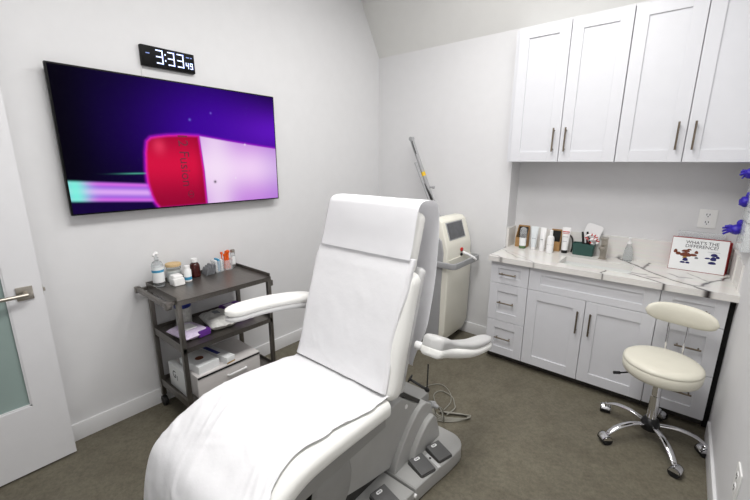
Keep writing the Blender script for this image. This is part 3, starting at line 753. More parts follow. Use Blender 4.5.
sp_ = smooth([(LX - .10, LY0 - .026, .80), (LX + .02, LY0 - .026, .80), (LX + .07, LY0 - .018, .80), (LX + .085, LY0 + .03, .80), (LX + .085, LY0 + .20, .80), (LX + .085, LY1 - .08, .80), (LX + .075, LY1 - .02, .80), (LX + .01, LY1 - .010, .80)], 6)
for i in range(len(sp_)):
    t = (sp_[min(i + 1, len(sp_) - 1)] - sp_[max(i - 1, 0)]).normalized(); sd = Vector((-t.y, t.x, 0))
    rs.append([sp_[i] + sd * u + V(0, 0, w) for u, w in rrect(0, 0, .016, .052, .006, 3)])
b.rings(rs); b.build('push_handle', M['lgrey'], lm, ang=45)
b = MB(); b.tube([(LX + .005, LY0 + .27, .865), (LX + .045, LY0 + .29, .850), (LX + .100, LY0 + .32, .815), (LX + .112, LY0 + .33, .800)], lambda t: .014 - .004 * t, 12, 4); b.build('handpiece', M['white'], lm)
for i, (x, y) in enumerate(((LX - .10, LY0 + .04), (LX - .10, LY1 - .04), (LX - .42, LY0 + .04), (LX - .42, LY1 - .04))):
    b = MB(); b.tube([(x - .0, y - .014, .028), (x, y + .014, .028)], .028, 18); b.box((x - .012, y - .018, .03), (x + .012, y + .018, .060), .003); b.build('caster', M['rubber'], lm)
# articulated arm
b = MB()
p0, p1, p2 = V(-1.745, 3.10, 1.10), V(-1.83, 3.10, 1.27), V(-2.100, 3.10, 1.865)
b.tube([V(-1.70, 3.10, 1.05), p0, p1], .020, 12); b.tube([p1, p2], .0190, 14)
b.tube([p1 + V(.02, -.03, -.08), p2 + V(.07, -.03, -.22)], .011, 10)
b.tube([p2 + V(.01, 0, -.02), p2 + V(.0, 0, .012)], .022, 14); b.tube([p2 + V(-.0, -.02, 0), p2 + V(0, .02, 0)], .020, 14)
b.tube([p1 + V(-.01, -.025, .0), p1 + V(-.01, .025, 0)], .022, 14); b.tube([V(-1.73, 3.07, 1.14), V(-1.73, 3.13, 1.14)], .022, 14)
arm = b.build('articulated_arm', M['lgrey'], lm)
b = MB(); c0 = p1.lerp(p2, .42); c1 = p1.lerp(p2, .48); b.tube([c0, c1], .0202, 14); b.build('warning_sticker', M['yellow'], arm)
b = MB(); b.tube([p1.lerp(p2, .30) + V(-.018, -.012, 0), p1 + V(-.010, -.020, .04), p1 + V(-.012, -.022, -.02)], .011, 10, 4); b.tube([p2 + V(.02, -.02, -.02), p2 + V(.045, -.03, -.07), p2 + V(.075, -.025, -.14)], .004, 8, 4); b.build('black_cable', M['black'], arm)
b = MB(); b.tube([p1.lerp(p2, .25), p1.lerp(p2, .25) + V(.06, -.01, .0)], .007, 10); b.sphere(p1.lerp(p2, .25) + V(.066, -.01, 0), .015, 8); b.build('clamp_knob', M['lgrey'], arm)

# ------------------------------------------------------------------ steel cart
CX0, CX1, CY0, CY1, CZ = -2.585, -2.135, .828, 1.458, .870
ct_ = thing('utility_cart', 'dark stainless steel three-shelf cart against the left wall', 'cart', ((CX0 + CX1) / 2, (CY0 + CY1) / 2, 0))
def shelf(z, lip=True, ins=0.0):
    b = MB(); x0, x1, y0, y1 = CX0 + ins, CX1 - ins, CY0 + ins, CY1 - ins
    b.box((x0, y0, z - .003), (x1, y1, z)); b.box((x1 - .004, y0, z - .030), (x1, y1, z), .001, 1); b.box((x0, y0, z - .030), (x0 + .004, y1, z), .001, 1)
    b.box((x0 + .004, y0, z - .030), (x1 - .004, y0 + .004, z), .001, 1); b.box((x0 + .004, y1 - .004, z - .030), (x1 - .004, y1, z), .001, 1)
    if lip:
        b.box((x0, y0, z), (x0 + .004, y1, z + .022)); b.box((x0 + .004, y0, z), (x1 - .01, y0 + .004, z + .022)); b.box((x0 + .004, y1 - .004, z), (x1 - .01, y1, z + .022))
    return b.build('shelf', M['steel'], ct_)
shelf(CZ); shelf(.565, True, .004); shelf(.190, True, .004)
for x, y in ((CX0 + .004, CY0 - .001), (CX1 - .030, CY0 - .001), (CX0 + .004, CY1 - .025), (CX1 - .030, CY1 - .025)):
    b = MB(); b.box((x, y, .085), (x + .026, y + .026, CZ - .004), .002); lg = b.build('leg', M['steel'], ct_)
    b = MB(); cx_, cy_ = x + .013, y + .013; b.tube([(cx_, cy_ - .012, .036), (cx_, cy_ + .012, .036)], .036, 20); b.build('caster', M['rubber'], lg)
b = MB(); yb = CY0 - .052
b.box((CX0 - .01, yb - .010, .845), (CX1 + .012, yb + .010, .872), .003); b.box((CX0 + .008, yb, .847), (CX0 + .03, CY0 - .001, .868), .002); b.box((CX1 - .04, yb, .847), (CX1 - .018, CY0 - .001, .868), .002)
b.box((CX0 - .012, yb - .014, .838), (CX0 + .022, yb + .016, .876), .003); b.box((CX1 - .034, yb - .014, .838), (CX1 + .016, yb + .016, .876), .003)
b.build('push_handle', M['steel'], ct_)
b = MB(); b.box((CX1 - .028, CY1 - .001, .800), (CX1 - .004, CY1 + .018, .84), .003); b.build('bumper', M['steel'], ct_)

s0 = CZ + .0006
pb = lathe_thing('pump_bottle', 'tall clear pump bottle with blue and white label at the cart handle end', 'bottle', -2.505, .880, s0,
    [('bottle_body', 'clear', [(.030, 0), (.034, .004), (.034, .140), (.026, .158), (.012, .166), (.012, .172)]), ('label_band', 'label', [(.0345, .030), (.0345, .128)]), ('label_stripe', 'lblue', [(.0348, .095), (.0348, .110)]),
     ('pump', 'clear', [(.013, .172), (.013, .186), (.005, .188), (.005, .215)])])
b = MB(); b.tube([(-2.505, .880, s0 + .212), (-2.48, .862, s0 + .218), (-2.462, .850, s0 + .208)], .007, 10, 3); b.lathe([(.012, .205), (.016, .212), (.012, .222), (.004, .224)], (-2.505, .880, s0), 16); b.build('nozzle', M['white'], pb)
lathe_thing('glass_jar', 'clear glass jar with pale wooden lid on the cart', 'jar', -2.530, .985, s0,
    [('jar_body', 'glassjar', [(.040, 0), (.044, .004), (.044, .100), (.041, .106)]), ('cotton_fill', 'cotton', [(.036, .005), (.039, .010), (.039, .070), (.030, .080)]), ('lid', 'wood', [(.046, .1065), (.048, .109), (.048, .122), (.045, .125)])])
b = MB(); b.box((-2.480, .930, s0), (-2.410, .998, s0 + .050), .008, 3); b.box((-2.478, .932, s0 + .044), (-2.414, .994, s0 + .068), .010, 3)
for v in b.bm.verts: v.co += Vector((noise.noise(v.co * 30), noise.noise(v.co * 30 + V(4, 4, 4)), 0)) * .005
tag(b.build('cotton_pads', M['cotton']), 'small white stack of cotton pads in front of the glass jar', 'pads')
lathe_thing('pill_bottle', 'small white bottle with blue label next to the cotton pads', 'bottle', -2.470, 1.045, s0,
    [('bottle_body', 'white', [(.022, 0), (.024, .002), (.024, .075), (.018, .084), (.017, .086)]), ('label_band', 'lblue', [(.0243, .012), (.0243, .032)]), ('cap', 'white', [(.018, .0865), (.018, .106), (.015, .108)])])
lathe_thing('brown_bottle', 'dark brown bottle with white cap in the middle of the cart', 'bottle', -2.535, 1.125, s0,
    [('bottle_body', 'amber', [(.030, 0), (.033, .003), (.033, .078), (.026, .094), (.018, .100), (.018, .103)]), ('cap', 'white', [(.021, .1035), (.021, .126), (.018, .129)])])
b = MB()
for k in range(5):
    y = 1.178 + .012 * k; b.box((-2.565, y, s0), (-2.485, y + .009, s0 + .05 + .010 * (k % 3)), .004, 2)
b.mx = Matrix()
for v in b.bm.verts: v.co.y += (v.co.z - s0) * .35; v.co += Vector((noise.noise(v.co * 40), 0, 0)) * .006
tag(b.build('mesh_masks', M['greym']), 'grey mesh bundle leaning on the cart beside the brown bottle', 'bundle')
def clear_bin(lab, x0, x1, y0, y1, h):
    t = thing('clear_bin', lab, 'container', ((x0 + x1) / 2, (y0 + y1) / 2, s0), 'clear containers on the cart')
    openbox((x0, y0, s0), (x1, y1, s0 + h), .002, .002).build('bin_shell', M['clearbox'], t)
clear_bin('clear container of white and blue packets on the cart', -2.575, -2.500, 1.255, 1.325, .085)
for k, (m, lab) in enumerate((('white', 'white packet in the clear container, nearest the grey mesh bundle'), ('lblue', 'blue packet in the clear container between two white packets'), ('label', 'white packet in the clear container, nearest the orange sticks'))):
    b = MB(); y = 1.262 + .020 * k; b.box((-2.568, y, s0 + .004), (-2.508, y + .012, s0 + .088 + .008 * (k % 2)), .004, 2)
    tag(b.build('packet', M[m]), lab, 'packet', 'packets in the clear container')
clear_bin('clear cup holding a bunch of orange sticks on the cart', -2.575, -2.505, 1.332, 1.395, .075)
rnd = random.Random(3)
for k in range(9):
    x, y = -2.565 + .022 * (k % 3), 1.342 + .018 * (k // 3)
    b = MB(); e = V(x + rnd.uniform(-.012, .018), y + rnd.uniform(-.018, .018), s0 + rnd.uniform(.105, .135)); b.tube([V(x, y, s0 + .006), e], .0042, 8); b.box(e - V(.008, .008, .006), e + V(.008, .008, .012), .004)
    tag(b.build('orange_stick', M['orange']), 'orange plastic stick with blunt tip standing in the clear cup', 'stick', 'orange sticks in the clear cup')
t = lathe_thing('clear_jar', 'tall clear jar with silver lid at the far end of the cart', 'jar', -2.535, 1.412, s0, [('jar_body', 'clear', [(.014, 0), (.016, .003), (.016, .115), (.013, .120)]), ('lid', 'nickel', [(.0165, .1205), (.0165, .138), (.014, .140)]), ('label_band', 'label', [(.0164, .03), (.0164, .09)])])

# middle shelf
s1 = .5656
def pillow(b, c, w, d, h, seed=0, n=14):
    def P(i, j, s):
        u, v = -1 + 2 * i / n, -1 + 2 * j / n
        e = (1 - abs(u) ** 4) ** .5 * (1 - abs(v) ** 4) ** .5
        z = h / 2 + s * (h / 2) * e + noise.noise(Vector((u * 2.2 + seed, v * 2.2, s))) * .007 * e
        return V(c[0] + u * w / 2, c[1] + v * d / 2, c[2] + max(0, z) if s < 0 else c[2] + z)
    G = {}
    for s in (-1, 1):
        for i in range(n + 1):
            for j in range(n + 1): G[s, i, j] = b.v(P(i, j, s))
    for s in (-1, 1):
        for i in range(n):
            for j in range(n): b.f((G[s, i, j], G[s, i + 1, j], G[s, i + 1, j + 1], G[s, i, j + 1]))
    bmesh.ops.remove_doubles(b.bm, verts=b.bm.verts[:], dist=.0003)
t = thing('wipes_pack', 'violet and white pack of wipes on the middle shelf near the handle', 'pack', (-2.32, .93, s1))
b = MB(); b.mx = Matrix.Translation((-2.315, .945, s1)) @ Matrix.Rotation(.12, 4, 'Z'); pillow(b, (0, 0, 0), .22, .17, .055, 1); b.build('wrapper', M['pinkw'], t)
b = MB(); b.mx = Matrix.Translation((-2.315, .945, s1)) @ Matrix.Rotation(.12, 4, 'Z'); b.box((-.045, -.035, .050), (.045, .035, .060), .006); b.build('lid', M['white'], t)
b = MB(); b.mx = Matrix.Translation((-2.315, .945, s1)) @ Matrix.Rotation(.12, 4, 'Z'); b.prism(rrect(.085, .045, .05, .085, .01, 3), 2, .004, .045, .006, 2); b.build('purple_panel', M['purple'], t)
lathe_thing('wipes_canister', 'white wipes canister with dark blue lid on the middle shelf', 'canister', -2.500, 1.000, s1,
    [('canister_body', 'greyw', [(.046, 0), (.049, .003), (.049, .125), (.047, .128)]), ('lid', 'blue', [(.050, .1285), (.052, .132), (.052, .158), (.047, .164), (.020, .166)])])
t = thing('gauze_pack', 'crinkled grey and white wrapped pack in the middle of the middle shelf', 'pack', (-2.30, 1.09, s1))
b = MB(); b.mx = Matrix.Translation((-2.330, 1.150, s1)) @ Matrix.Rotation(-.15, 4, 'Z'); pillow(b, (0, 0, 0), .27, .17, .075, 5)
for v in b.bm.verts: v.co.z += noise.noise(v.co * 38) * .008 * (1 if v.co.z > s1 + .02 else 0)
b.build('wrapper', M['greyw'], t)
b = MB(); b.mx = Matrix.Translation((-2.330, 1.150, s1)) @ Matrix.Rotation(-.15, 4, 'Z'); b.box((-.06, -.02, .068), (.0, .02, .079), .004); b.build('print', M['ink'], t)
t = thing('wipes_box', 'purple wipes pack at the far back of the middle shelf under the armrest', 'pack', (-2.40, 1.30, s1))
b = MB(); b.box((-2.52, 1.255, s1), (-2.280, 1.40, s1 + .055), .012, 3); b.build('wrapper', M['purple'], t)
b = MB(); b.box((-2.49, 1.275, s1 + .0545), (-2.33, 1.34, s1 + .058), .001); b.build('white_panel', M['pinkw'], t)

# bottom shelf
s2 = .1908
t = thing('drawer_case', 'grey white plastic case with black trim and a handle on the bottom shelf', 'case', (-2.33, 1.12, s2))
b = MB(); b.box((-2.500, .900, s2), (-2.165, 1.345, s2 + .150), .005, 3); b.build('case_body', mat('case_plastic', col(214, 210, 208), .45), t)
b = MB(); b.box((-2.1655, .903, s2 + .132), (-2.1610, 1.342, s2 + .142)); b.build('black_trim', M['black'], t)
b = MB(); b.tube([(-2.166, 1.10, s2 + .075), (-2.148, 1.105, s2 + .078), (-2.140, 1.125, s2 + .085), (-2.140, 1.205, s2 + .085), (-2.148, 1.225, s2 + .078), (-2.166, 1.23, s2 + .075)], .007, 10, 4); b.build('handle', M['white'], t)
t = thing('white_carton', 'white carton with a dark letter G on the bottom shelf behind the front post', 'box', (-2.36, .88, s2))
b = MB(); b.box((-2.48, .860, s2), (-2.245, .896, s2 + .165), .002); cb = b.build('carton', M['label'], t)
text_mesh('lettering', 'G', .07, M['inkd'], cb, (-2.40, .8595, s2 + .10), (1, 0, 0), (0, 0, 1))
text_mesh('lettering', 'l', .05, M['inkd'], cb, (-2.36, .8595, s2 + .085), (1, 0, 0), (0, 0, 1))
s3 = s2 + .1503
t = thing('small_carton', 'flat white carton with a round print on top of the drawer case', 'box', (-2.30, .99, s3))
b = MB(); b.mx = Matrix.Translation((-2.30, .985, s3)) @ Matrix.Rotation(.10, 4, 'Z'); b.box((-.11, -.072, 0), (.11, .072, .050), .002); b.build('carton', M['label'], t)
b = MB(); b.mx = Matrix.Translation((-2.30, .985, s3 + .0502)) @ Matrix.Rotation(.10, 4, 'Z'); b.lathe([(.026, 0), (.026, .0006)], (0, 0, 0), 24); b.build('round_print', M['brown'], t)
t = thing('small_carton', 'narrow white carton with a blue stripe on top of the drawer case', 'box', (-2.30, 1.12, s3))
mxx = Matrix.Translation((-2.30, 1.115, s3)) @ Matrix.Rotation(.14, 4, 'Z')
b = MB(); b.mx = mxx; b.box((-.13, -.032, 0), (.13, .032, .045), .002); b.build('carton', M['label'], t)
b = MB(); b.mx = mxx; b.box((-.13, -.031, .0452), (.03, -.004, .0460)); b.build('blue_stripe', M['blue'], t)
b = MB(); b.mx = mxx; b.box((.1302, -.031, .001), (.1306, .031, .010)); b.build('yellow_print', M['ochre'], t)

# ------------------------------------------------------------------ treatment chair
CHX = -1.19
tc = thing('treatment_chair', 'white padded reclining treatment chair with grey powered base', 'chair', (CHX, 1.35, 0))
def sweep(name, m, parent, path, hw, th, xc=CHX, r=.035, n=6, side=1, endr=.03, ang=50):
    """cushion: path = (y,z) along the outer surface, hw/th functions of fraction, body lies on the inner side"""
    P = smooth([(0, y, z) for y, z in path], 6); N = len(P)
    b = MB(); rs = []
    # arc length
    L = [0]
    for i in range(1, N): L.append(L[-1] + (P[i] - P[i - 1]).length)
    tot = L[-1]
    for i in range(N):
        t = (P[min(i + 1, N - 1)] - P[max(i - 1, 0)]).normalized(); nn = Vector((0, -t.z, t.y)) * side
        f = L[i] / tot; w = hw(f); h = th(f)
        e = min(L[i], tot - L[i]); k = 1.0
        if e < endr: k = math.sqrt(max(0.0, 1 - (1 - e / endr) ** 2))
        ins = (1 - k) * endr
        w2 = max(.004, w - ins); h2 = max(.004, h - 2 * ins); rr = min(r, h2 * .49, w2 * .49)
        c = P[i] - nn * (h / 2)
        rs.append([c + Vector((1, 0, 0)) * u + nn * v_ + Vector((xc - 0, 0, 0)) for u, v_ in rrect(0, 0, 2 * w2, h2, rr, n)])
    b.rings(rs); return b.build(name, m, parent, ang=ang)
# seat: travel from junction forward (-y). outer normal must be up
seat_path = [(1.20, .600), (1.06, .606), (.90, .612), (.80, .613), (.715, .609), (.66, .598), (.60, .575), (.53, .538), (.45, .488), (.405, .41), (.385, .31), (.375, .21)]
sweep('seat', M['vinyl'], tc, seat_path, lambda f: .326, lambda f: .090, xc=-1.202, side=-1, r=.034, endr=.02)
back_path = [(1.168, .585), (1.20, .68), (1.245, .85), (1.30, 1.03), (1.345, 1.175)]
sweep('backrest', M['vinyl'], tc, back_path, lambda f: .310 - .004 * f, lambda f: .115, side=1, r=.045, endr=.05)
head_path = [(1.335, 1.15), (1.365, 1.25), (1.40, 1.36), (1.420, 1.435)]
sweep('headrest', M['vinyl'], tc, head_path, lambda f: .278, lambda f: .095, side=1, r=.04, endr=.035)
shell_path = [(1.283, .56), (1.32, .70), (1.37, .88), (1.425, 1.06), (1.46, 1.16)]
sweep('back_shell', M['shell'], tc, shell_path, lambda f: .285, lambda f: .05, side=1, r=.02, endr=.02)
sweep('head_shell', M['shell'], tc, [(1.425, 1.12), (1.46, 1.25), (1.503, 1.40)], lambda f: .24, lambda f: .035, side=1, r=.015, endr=.02)
# under-seat frame and column
b = MB(); b.prism([(1.22, .50), (.66, .50), (.50, .44), (.60, .40), (1.22, .42)], 0, CHX - .26, CHX + .26, .010); b.build('seat_frame', M['grey2'], tc)
ch_poly = [(1.54, .365), (1.29, .12), (1.12, .16), (.98, .20), (.86, .28), (.80, .42), (1.24, .46), (1.39, .475)]
b = MB(); b.prism(ch_poly, 0, CHX - .235, CHX + .235, .012, 3); b.build('column_housing', M['grey'], tc)
b = MB(); b.box((CHX - .22, 1.40, .10), (CHX + .20, 1.72, .33), .02); b.build('rear_column', M['grey2'], tc)
b = MB(); b.prism([(1.395, .4770), (1.42, .485), (1.56, .375), (1.54, .362)], 0, CHX - .20, CHX + .236, .003); b.build('housing_trim', M['undern'], tc)
b = MB(); b.box((CHX - .20, .80, .05), (CHX + .20, 1.35, .16), .01); b.build('underframe', M['undern'], tc)
for s in (-1, 1):
    b = MB(); x = CHX + s * .237; b.lathe([(.002, 0), (.105, 0), (.115, s * .006), (.10, s * .018), (.002, s * .022)], (x, .88, .33), 36, axis=0, sx=1.0, sy=1.35); b.build('pivot_cover', M['grey2'], tc)
    b = MB(); b.lathe([(.012, 0), (.012, s * .004)], (CHX + s * .235, 1.42, .41), 16, axis=0); b.build('screw_cap', M['white'], tc)
# base plates
def plate(name, pts, z, bev, m='grey'):
    b = MB(); b.prism(pts, 2, .004, z, bev, 3); return b.build(name, M[m], tc)
def arc(cx_, cy_, r, a0, a1, n=7): return [(cx_ + r * math.cos(math.radians(a0 + (a1 - a0) * k / n)), cy_ + r * math.sin(math.radians(a0 + (a1 - a0) * k / n))) for k in range(n + 1)]
rp = [(-.800, 1.292)] + [(-.785, 1.42), (-.764, 1.56)] + arc(-.855, 1.665, .10, -5, 90, 8)
rp = rp + [(2 * CHX - x, y) for x, y in rp[::-1]]
plate('base_plate', rp, .095, .014)
fp = [(-.800, 1.283), (-.815, 1.15), (-.825, .98)] + arc(-.90, .90, .075, 0, -90, 5); fp = fp + [(2 * CHX - x, y) for x, y in fp[::-1]]
plate('base_plate', fp, .090, .014)
for s in (-1, 1):
    b = MB(); b.tube([(CHX + s * .385, 1.288, .060), (CHX + s * .398, 1.288, .058)], .010, 12); b.build('screw_cap', M['white'], tc)
# fan shaped shrouds
for s in (-1, 1):
    def XX(d): return CHX + s * d
    fan = [(1.295, .088), (1.31, .15), (1.36, .22), (1.43, .295), (1.50, .345), (1.545, .362), (1.59, .355), (1.635, .32), (1.66, .25), (1.70, .17), (1.715, .088)]
    b = MB(); b.prism(fan, 0, XX(.205), XX(.262), .010, 3); b.build('side_shroud', M['grey'], tc)
    fan2 = [(1.41, .088), (1.43, .15), (1.49, .215), (1.56, .262), (1.62, .270), (1.655, .235), (1.685, .15), (1.70, .088)]
    b = MB(); b.prism(fan2, 0, XX(.255), XX(.292), .012, 3); b.build('side_shroud', M['grey'], tc)
    b = MB(); b.prism([(1.285, .09), (1.24, .12), (1.30, .20), (1.40, .30), (1.50, .36), (1.52, .34), (1.42, .28), (1.33, .19)], 0, XX(.15), XX(.208), .004); b.build('bellows', M['undern'], tc)
# pedals
peds = [(-.852, 1.427, -.30), (-.832, 1.567, -.30), (-.880, 1.150, -.15)]
for i, (x, y, a) in enumerate(peds):
    zt = .095 if i < 2 else .090
    mx = Matrix.Translation((x, y, zt)) @ Matrix.Rotation(a, 4, 'Z')
    b = MB(); b.mx = mx; b.prism(rrect(0, 0, .122, .100, .012, 4), 2, -.001, .004, .001, 1); b.build('pedal_well', M['undern'], tc)
    b = MB(); b.mx = mx; b.prism([(-.055, .003), (.055, .003), (.055, .014), (-.051, .026), (-.055, .022)], 1, -.046, .046, .004, 2); p = b.build('foot_pedal', M['pedal'], tc)
    b = MB(); b.mx = mx @ Matrix.Translation((-.034, -.004, .0250)) @ Matrix.Rotation(.10, 4, 'Y'); b.prism(rrect(0, 0, .016, .036, .0078, 4), 2, -.002, .0006, .0003, 1); b.build('pedal_badge', M['white'], p)
    b = MB(); b.mx = mx @ Matrix.Translation((-.034, -.004, .0256)) @ Matrix.Rotation(.10, 4, 'Y'); b.box((-.003, -.010, 0), (.003, -.002, .0004)); b.box((-.003, .001, 0), (.003, .009, .0004)); b.build('pedal_mark', M['ink'], p)
b = MB(); b.mx = Matrix.Translation((-.828, 1.497, .095)) @ Matrix.Rotation(-.30, 4, 'Z'); b.box((-.050, -.010, -.001), (.055, .010, .004), .002); b.build('pedal_divider', M['shell'], tc)
b = MB(); b.lathe([(.006, 0), (.006, .003)], (-.845, 1.500, .099), 12); b.build('screw_cap', M['undern'], tc)
b = MB(); b.tube([(-.955, 1.66, .29), (-.95, 1.70, .27)], .020, 16); b.tube([(-.955, 1.665, .29), (-.925, 1.70, .265)], .012, 12); b.build('cable_gland', M['lgrey'], tc)

# arm rests: local profile swept along a yz path
def armrest(path, xc, pad_side, name_lab, flip):
    P = smooth([(0, y, z) for y, z in path], 8); N = len(P)
    root = None
    for part in ('arm_shell', 'pad'):
        b = MB(); rs = []
        for i in range(N):
            t = (P[min(i + 1, N - 1)] - P[max(i - 1, 0)]).normalized(); nn = Vector((0, -t.z, t.y)) * pad_side
            f = i / (N - 1)
            k = math.sqrt(max(.0, 1 - (max(0, (f - .86) / .14)) ** 2)); k0 = math.sqrt(max(.0, 1 - (max(0, (.07 - f) / .07)) ** 2)); k = max(.06, min(k, k0))
            if part == 'pad':
                w = (.058 - .008 * f) * k; h = .055 * (.35 + .65 * k) * (1 - .15 * f); c = P[i] + nn * (.004 + h * .5 * .6); r = min(w, h) * .49
                c = P[i] + nn * (.016)
            else:
                w = (.054 - .010 * f - (.012 * math.exp(-((f - .45) / .18) ** 2) if flip else 0)) * k
                h = (.060 - .028 * sm01(f * 1.3)) * (.3 + .7 * k) * (1.25 - .45 * math.exp(-((f - .42) / .15) ** 2) if flip else 1); c = P[i] - nn * .018; r = min(w, h) * .49
            rs.append([c + Vector((xc, 0, 0)) + Vector((u, 0, 0)) + nn * v_ for u, v_ in rrect(0, 0, 2 * w, h, r, 6)])
        b.rings(rs)
        if part == 'arm_shell': root = b.build('armrest', M['shell'] if not flip else M['lgrey2'], tc, ang=50)
        else: b.build('pad', M['vinyl'] if not flip else M['vinyl'], root, ang=50)
    return root
aL = armrest([(1.43, .800), (1.36, .855), (1.22, .893), (1.02, .920), (.83, .925)], -1.605, -1, '', False)
b = MB(); b.tube([(-1.49, 1.415, .79), (-1.60, 1.415, .80)], .026, 18); b.build('arm_joint', M['shell'], aL)
aR = armrest([(1.34, .838), (1.44, .800), (1.60, .728), (1.78, .662), (2.02, .610)], -.780, -1, '', True)
b = MB(); b.tube([(-.89, 1.400, .790), (-.80, 1.395, .800)], .020, 18); b.build('arm_joint', M['white'], aR)
b = MB(); b.lathe([(.030, 0), (.030, .004), (.022, .006), (.020, .002)], (-.748, 1.40, .825), 24, axis=0, sx=1, sy=.7); b.build('joint_cover', M['grey'], aR)
# release rod
b = MB(); b.tube([(-.885, 1.345, .633), (-.800, 1.362, .605)], .0065, 12); b.sphere((-.800, 1.362, .605), .014, 8, (1, .6, 1)); b.tube([(-.885, 1.340, .642), (-.880, 1.342, .639)], .020, 16); lv = b.build('release_lever', M['black'], tc)
b = MB(); b.tube([(-.815, 1.39, .72), (-.800, 1.363, .612)], .0035, 8); b.build('lever_cable', M['black'], lv)

# ------------------------------------------------------------------ paper sheets on the chair
def sheet(name, path, xl, xr, offs, m, lab, cat, nu=70, seed=0, amp=.004, hangL=None, hangR=None, side=1, sub=10, folds=0):
    P = smooth([(0, y, z) for y, z in path], sub); N = len(P)
    L = [0]
    for i in range(1, N): L.append(L[-1] + (P[i] - P[i - 1]).length)
    tot = L[-1]; b = MB(); R = []
    for i in range(N):
        t = (P[min(i + 1, N - 1)] - P[max(i - 1, 0)]).normalized(); nn = Vector((0, -t.z, t.y)) * side
        f = L[i] / tot; a, c = xl(f), xr(f); row = []
        hl = hangL(f) if hangL else 0; hr = hangR(f) if hangR else 0
        nl = 14
        for j in range(-nl if hangL else 0, nu + 1 + (nl if hangR else 0)):
            if j < 0:
                q = -j / nl; x = a - .018 * math.sin(min(1, q * 2) * PI / 2) * (1 if hl > .005 else 0) - q * hl * .25; dn = -hl * q
            elif j > nu:
                q = (j - nu) / nl; x = c + .012 * math.sin(min(1, q * 2) * PI / 2) * (1 if hr > .005 else 0); dn = -hr * q
            else: x = a + (c - a) * j / nu; dn = 0
            p = P[i] + nn * (offs(f) + dn) + Vector((x, 0, 0))
            w = noise.noise(Vector((x * 5 + seed, L[i] * 4, 1))) * 1.0 + noise.noise(Vector((x * 16 + seed, L[i] * 11, 4))) * .45
            # long creases
            for q1, (fa, fb, th1) in enumerate(((3.0, 26, .35), (2.5, 34, -.5), (4, 40, 1.1))):
                cu_, su_ = math.cos(th1), math.sin(th1); a1 = x * cu_ + L[i] * su_; b1 = L[i] * cu_ - x * su_
                cr = noise.noise(Vector((a1 * fa + seed, b1 * fb, 9 + q1)))
                mk = max(0, noise.noise(Vector((x * 4 + q1 * 7, L[i] * 4 + seed, 3))) + .15)
                w += max(0, cr - .05) * 1.9 * folds * mk
            if j < 0 or j > nu: w2 = math.sin(L[i] * 24 + seed) * .8 + w; p = p + Vector((1, 0, 0)) * w2 * amp * 1.6 * q
            else: p = p + nn * max(-.4, w) * amp * (1 + 1.0 * f)
            row.append(p)
        R.append(row)
    b.rings(R, False, False, closed=False)
    o = b.build(name, m, None, ang=80)
    md = o.modifiers.new('thickness', 'SOLIDIFY'); md.thickness = .0008; md.offset = 1
    return tag(o, lab, cat)
def lerps(tab):
    def g(f):
        for i in range(len(tab) - 1):
            if f <= tab[i + 1][0]:
                t = (f - tab[i][0]) / max(1e-9, tab[i + 1][0] - tab[i][0]); return tab[i][1] + (tab[i + 1][1] - tab[i][1]) * sm01(t)
        return tab[-1][1]
    return g
# back sheet and seat sheet
bp_ = [(1.357, 1.225), (1.330, 1.12), (1.285, .98), (1.238, .82), (1.205, .70), (1.190, .655), (1.178, .628)]
sheet('paper_sheet', bp_, lerps([(0, -1.480), (.15, -1.494), (1, -1.500)]), lerps([(0, -.905), (.2, -.908), (.45, -.925), (.7, -.932), (1, -.915)]), lerps([(0, .005), (.15, .012), (1, .012)]), M['paper'],
      'white disposable paper sheet covering the chair lower backrest', 'paper sheet', seed=2, amp=.003, hangL=lerps([(0, .0), (.08, .02), (1, .018)]),
      hangR=lerps([(0, .02), (.2, .035), (.4, .012), (.6, .03), (.85, .012), (1, .02)]), side=-1, folds=.3)
sp2 = [(1.192, .612), (1.12, .613), (1.06, .614), (.95, .620), (.84, .624), (.72, .620), (.62, .594), (.53, .549), (.445, .497), (.402, .41), (.380, .30), (.366, .20), (.360, .12)]
sheet('paper_sheet', sp2, lerps([(0, -1.500), (.1, -1.530), (.3, -1.548), (.6, -1.548), (.8, -1.540), (1, -1.530)]), lerps([(0, -.895), (.12, -.900), (.30, -.928), (.42, -.942), (.52, -.930), (.62, -.905), (1, -.88)]), lambda f: .005, M['paper'],
      'wrinkled white disposable paper sheet covering the chair seat and hanging over its foot end', 'paper sheet', seed=5, amp=.006, hangL=lerps([(0, .0), (.05, .03), (.4, .05), (.8, .06), (1, .07)]),
      hangR=lerps([(0, .0), (.5, .0), (.62, .02), (1, .03)]), side=-1, folds=.9)

# headrest cover: front down, over the top and hanging behind
hp = [(1.345, 1.215), (1.368, 1.28), (1.393, 1.37), (1.410, 1.424), (1.423, 1.450), (1.45, 1.464), (1.50, 1.466), (1.545, 1.458), (1.575, 1.43), (1.588, 1.36), (1.592, 1.25), (1.585, 1.10), (1.560, .95), (1.52, .80), (1.49, .70), (1.47, .62)]
sheet('headrest_cover', hp, lerps([(0, -1.478), (.25, -1.478), (1, -1.46)]), lerps([(0, -.900), (.25, -.905), (.35, -.905), (.8, -.915), (1, -.96)]), lambda f: .0075, paper_mat('thin_white_cover', col(246, 246, 248), .35, .08, 20),
      'smooth white paper cover draped over the chair headrest', 'headrest cover', seed=8, amp=.0025, side=1, folds=.2, hangL=None)

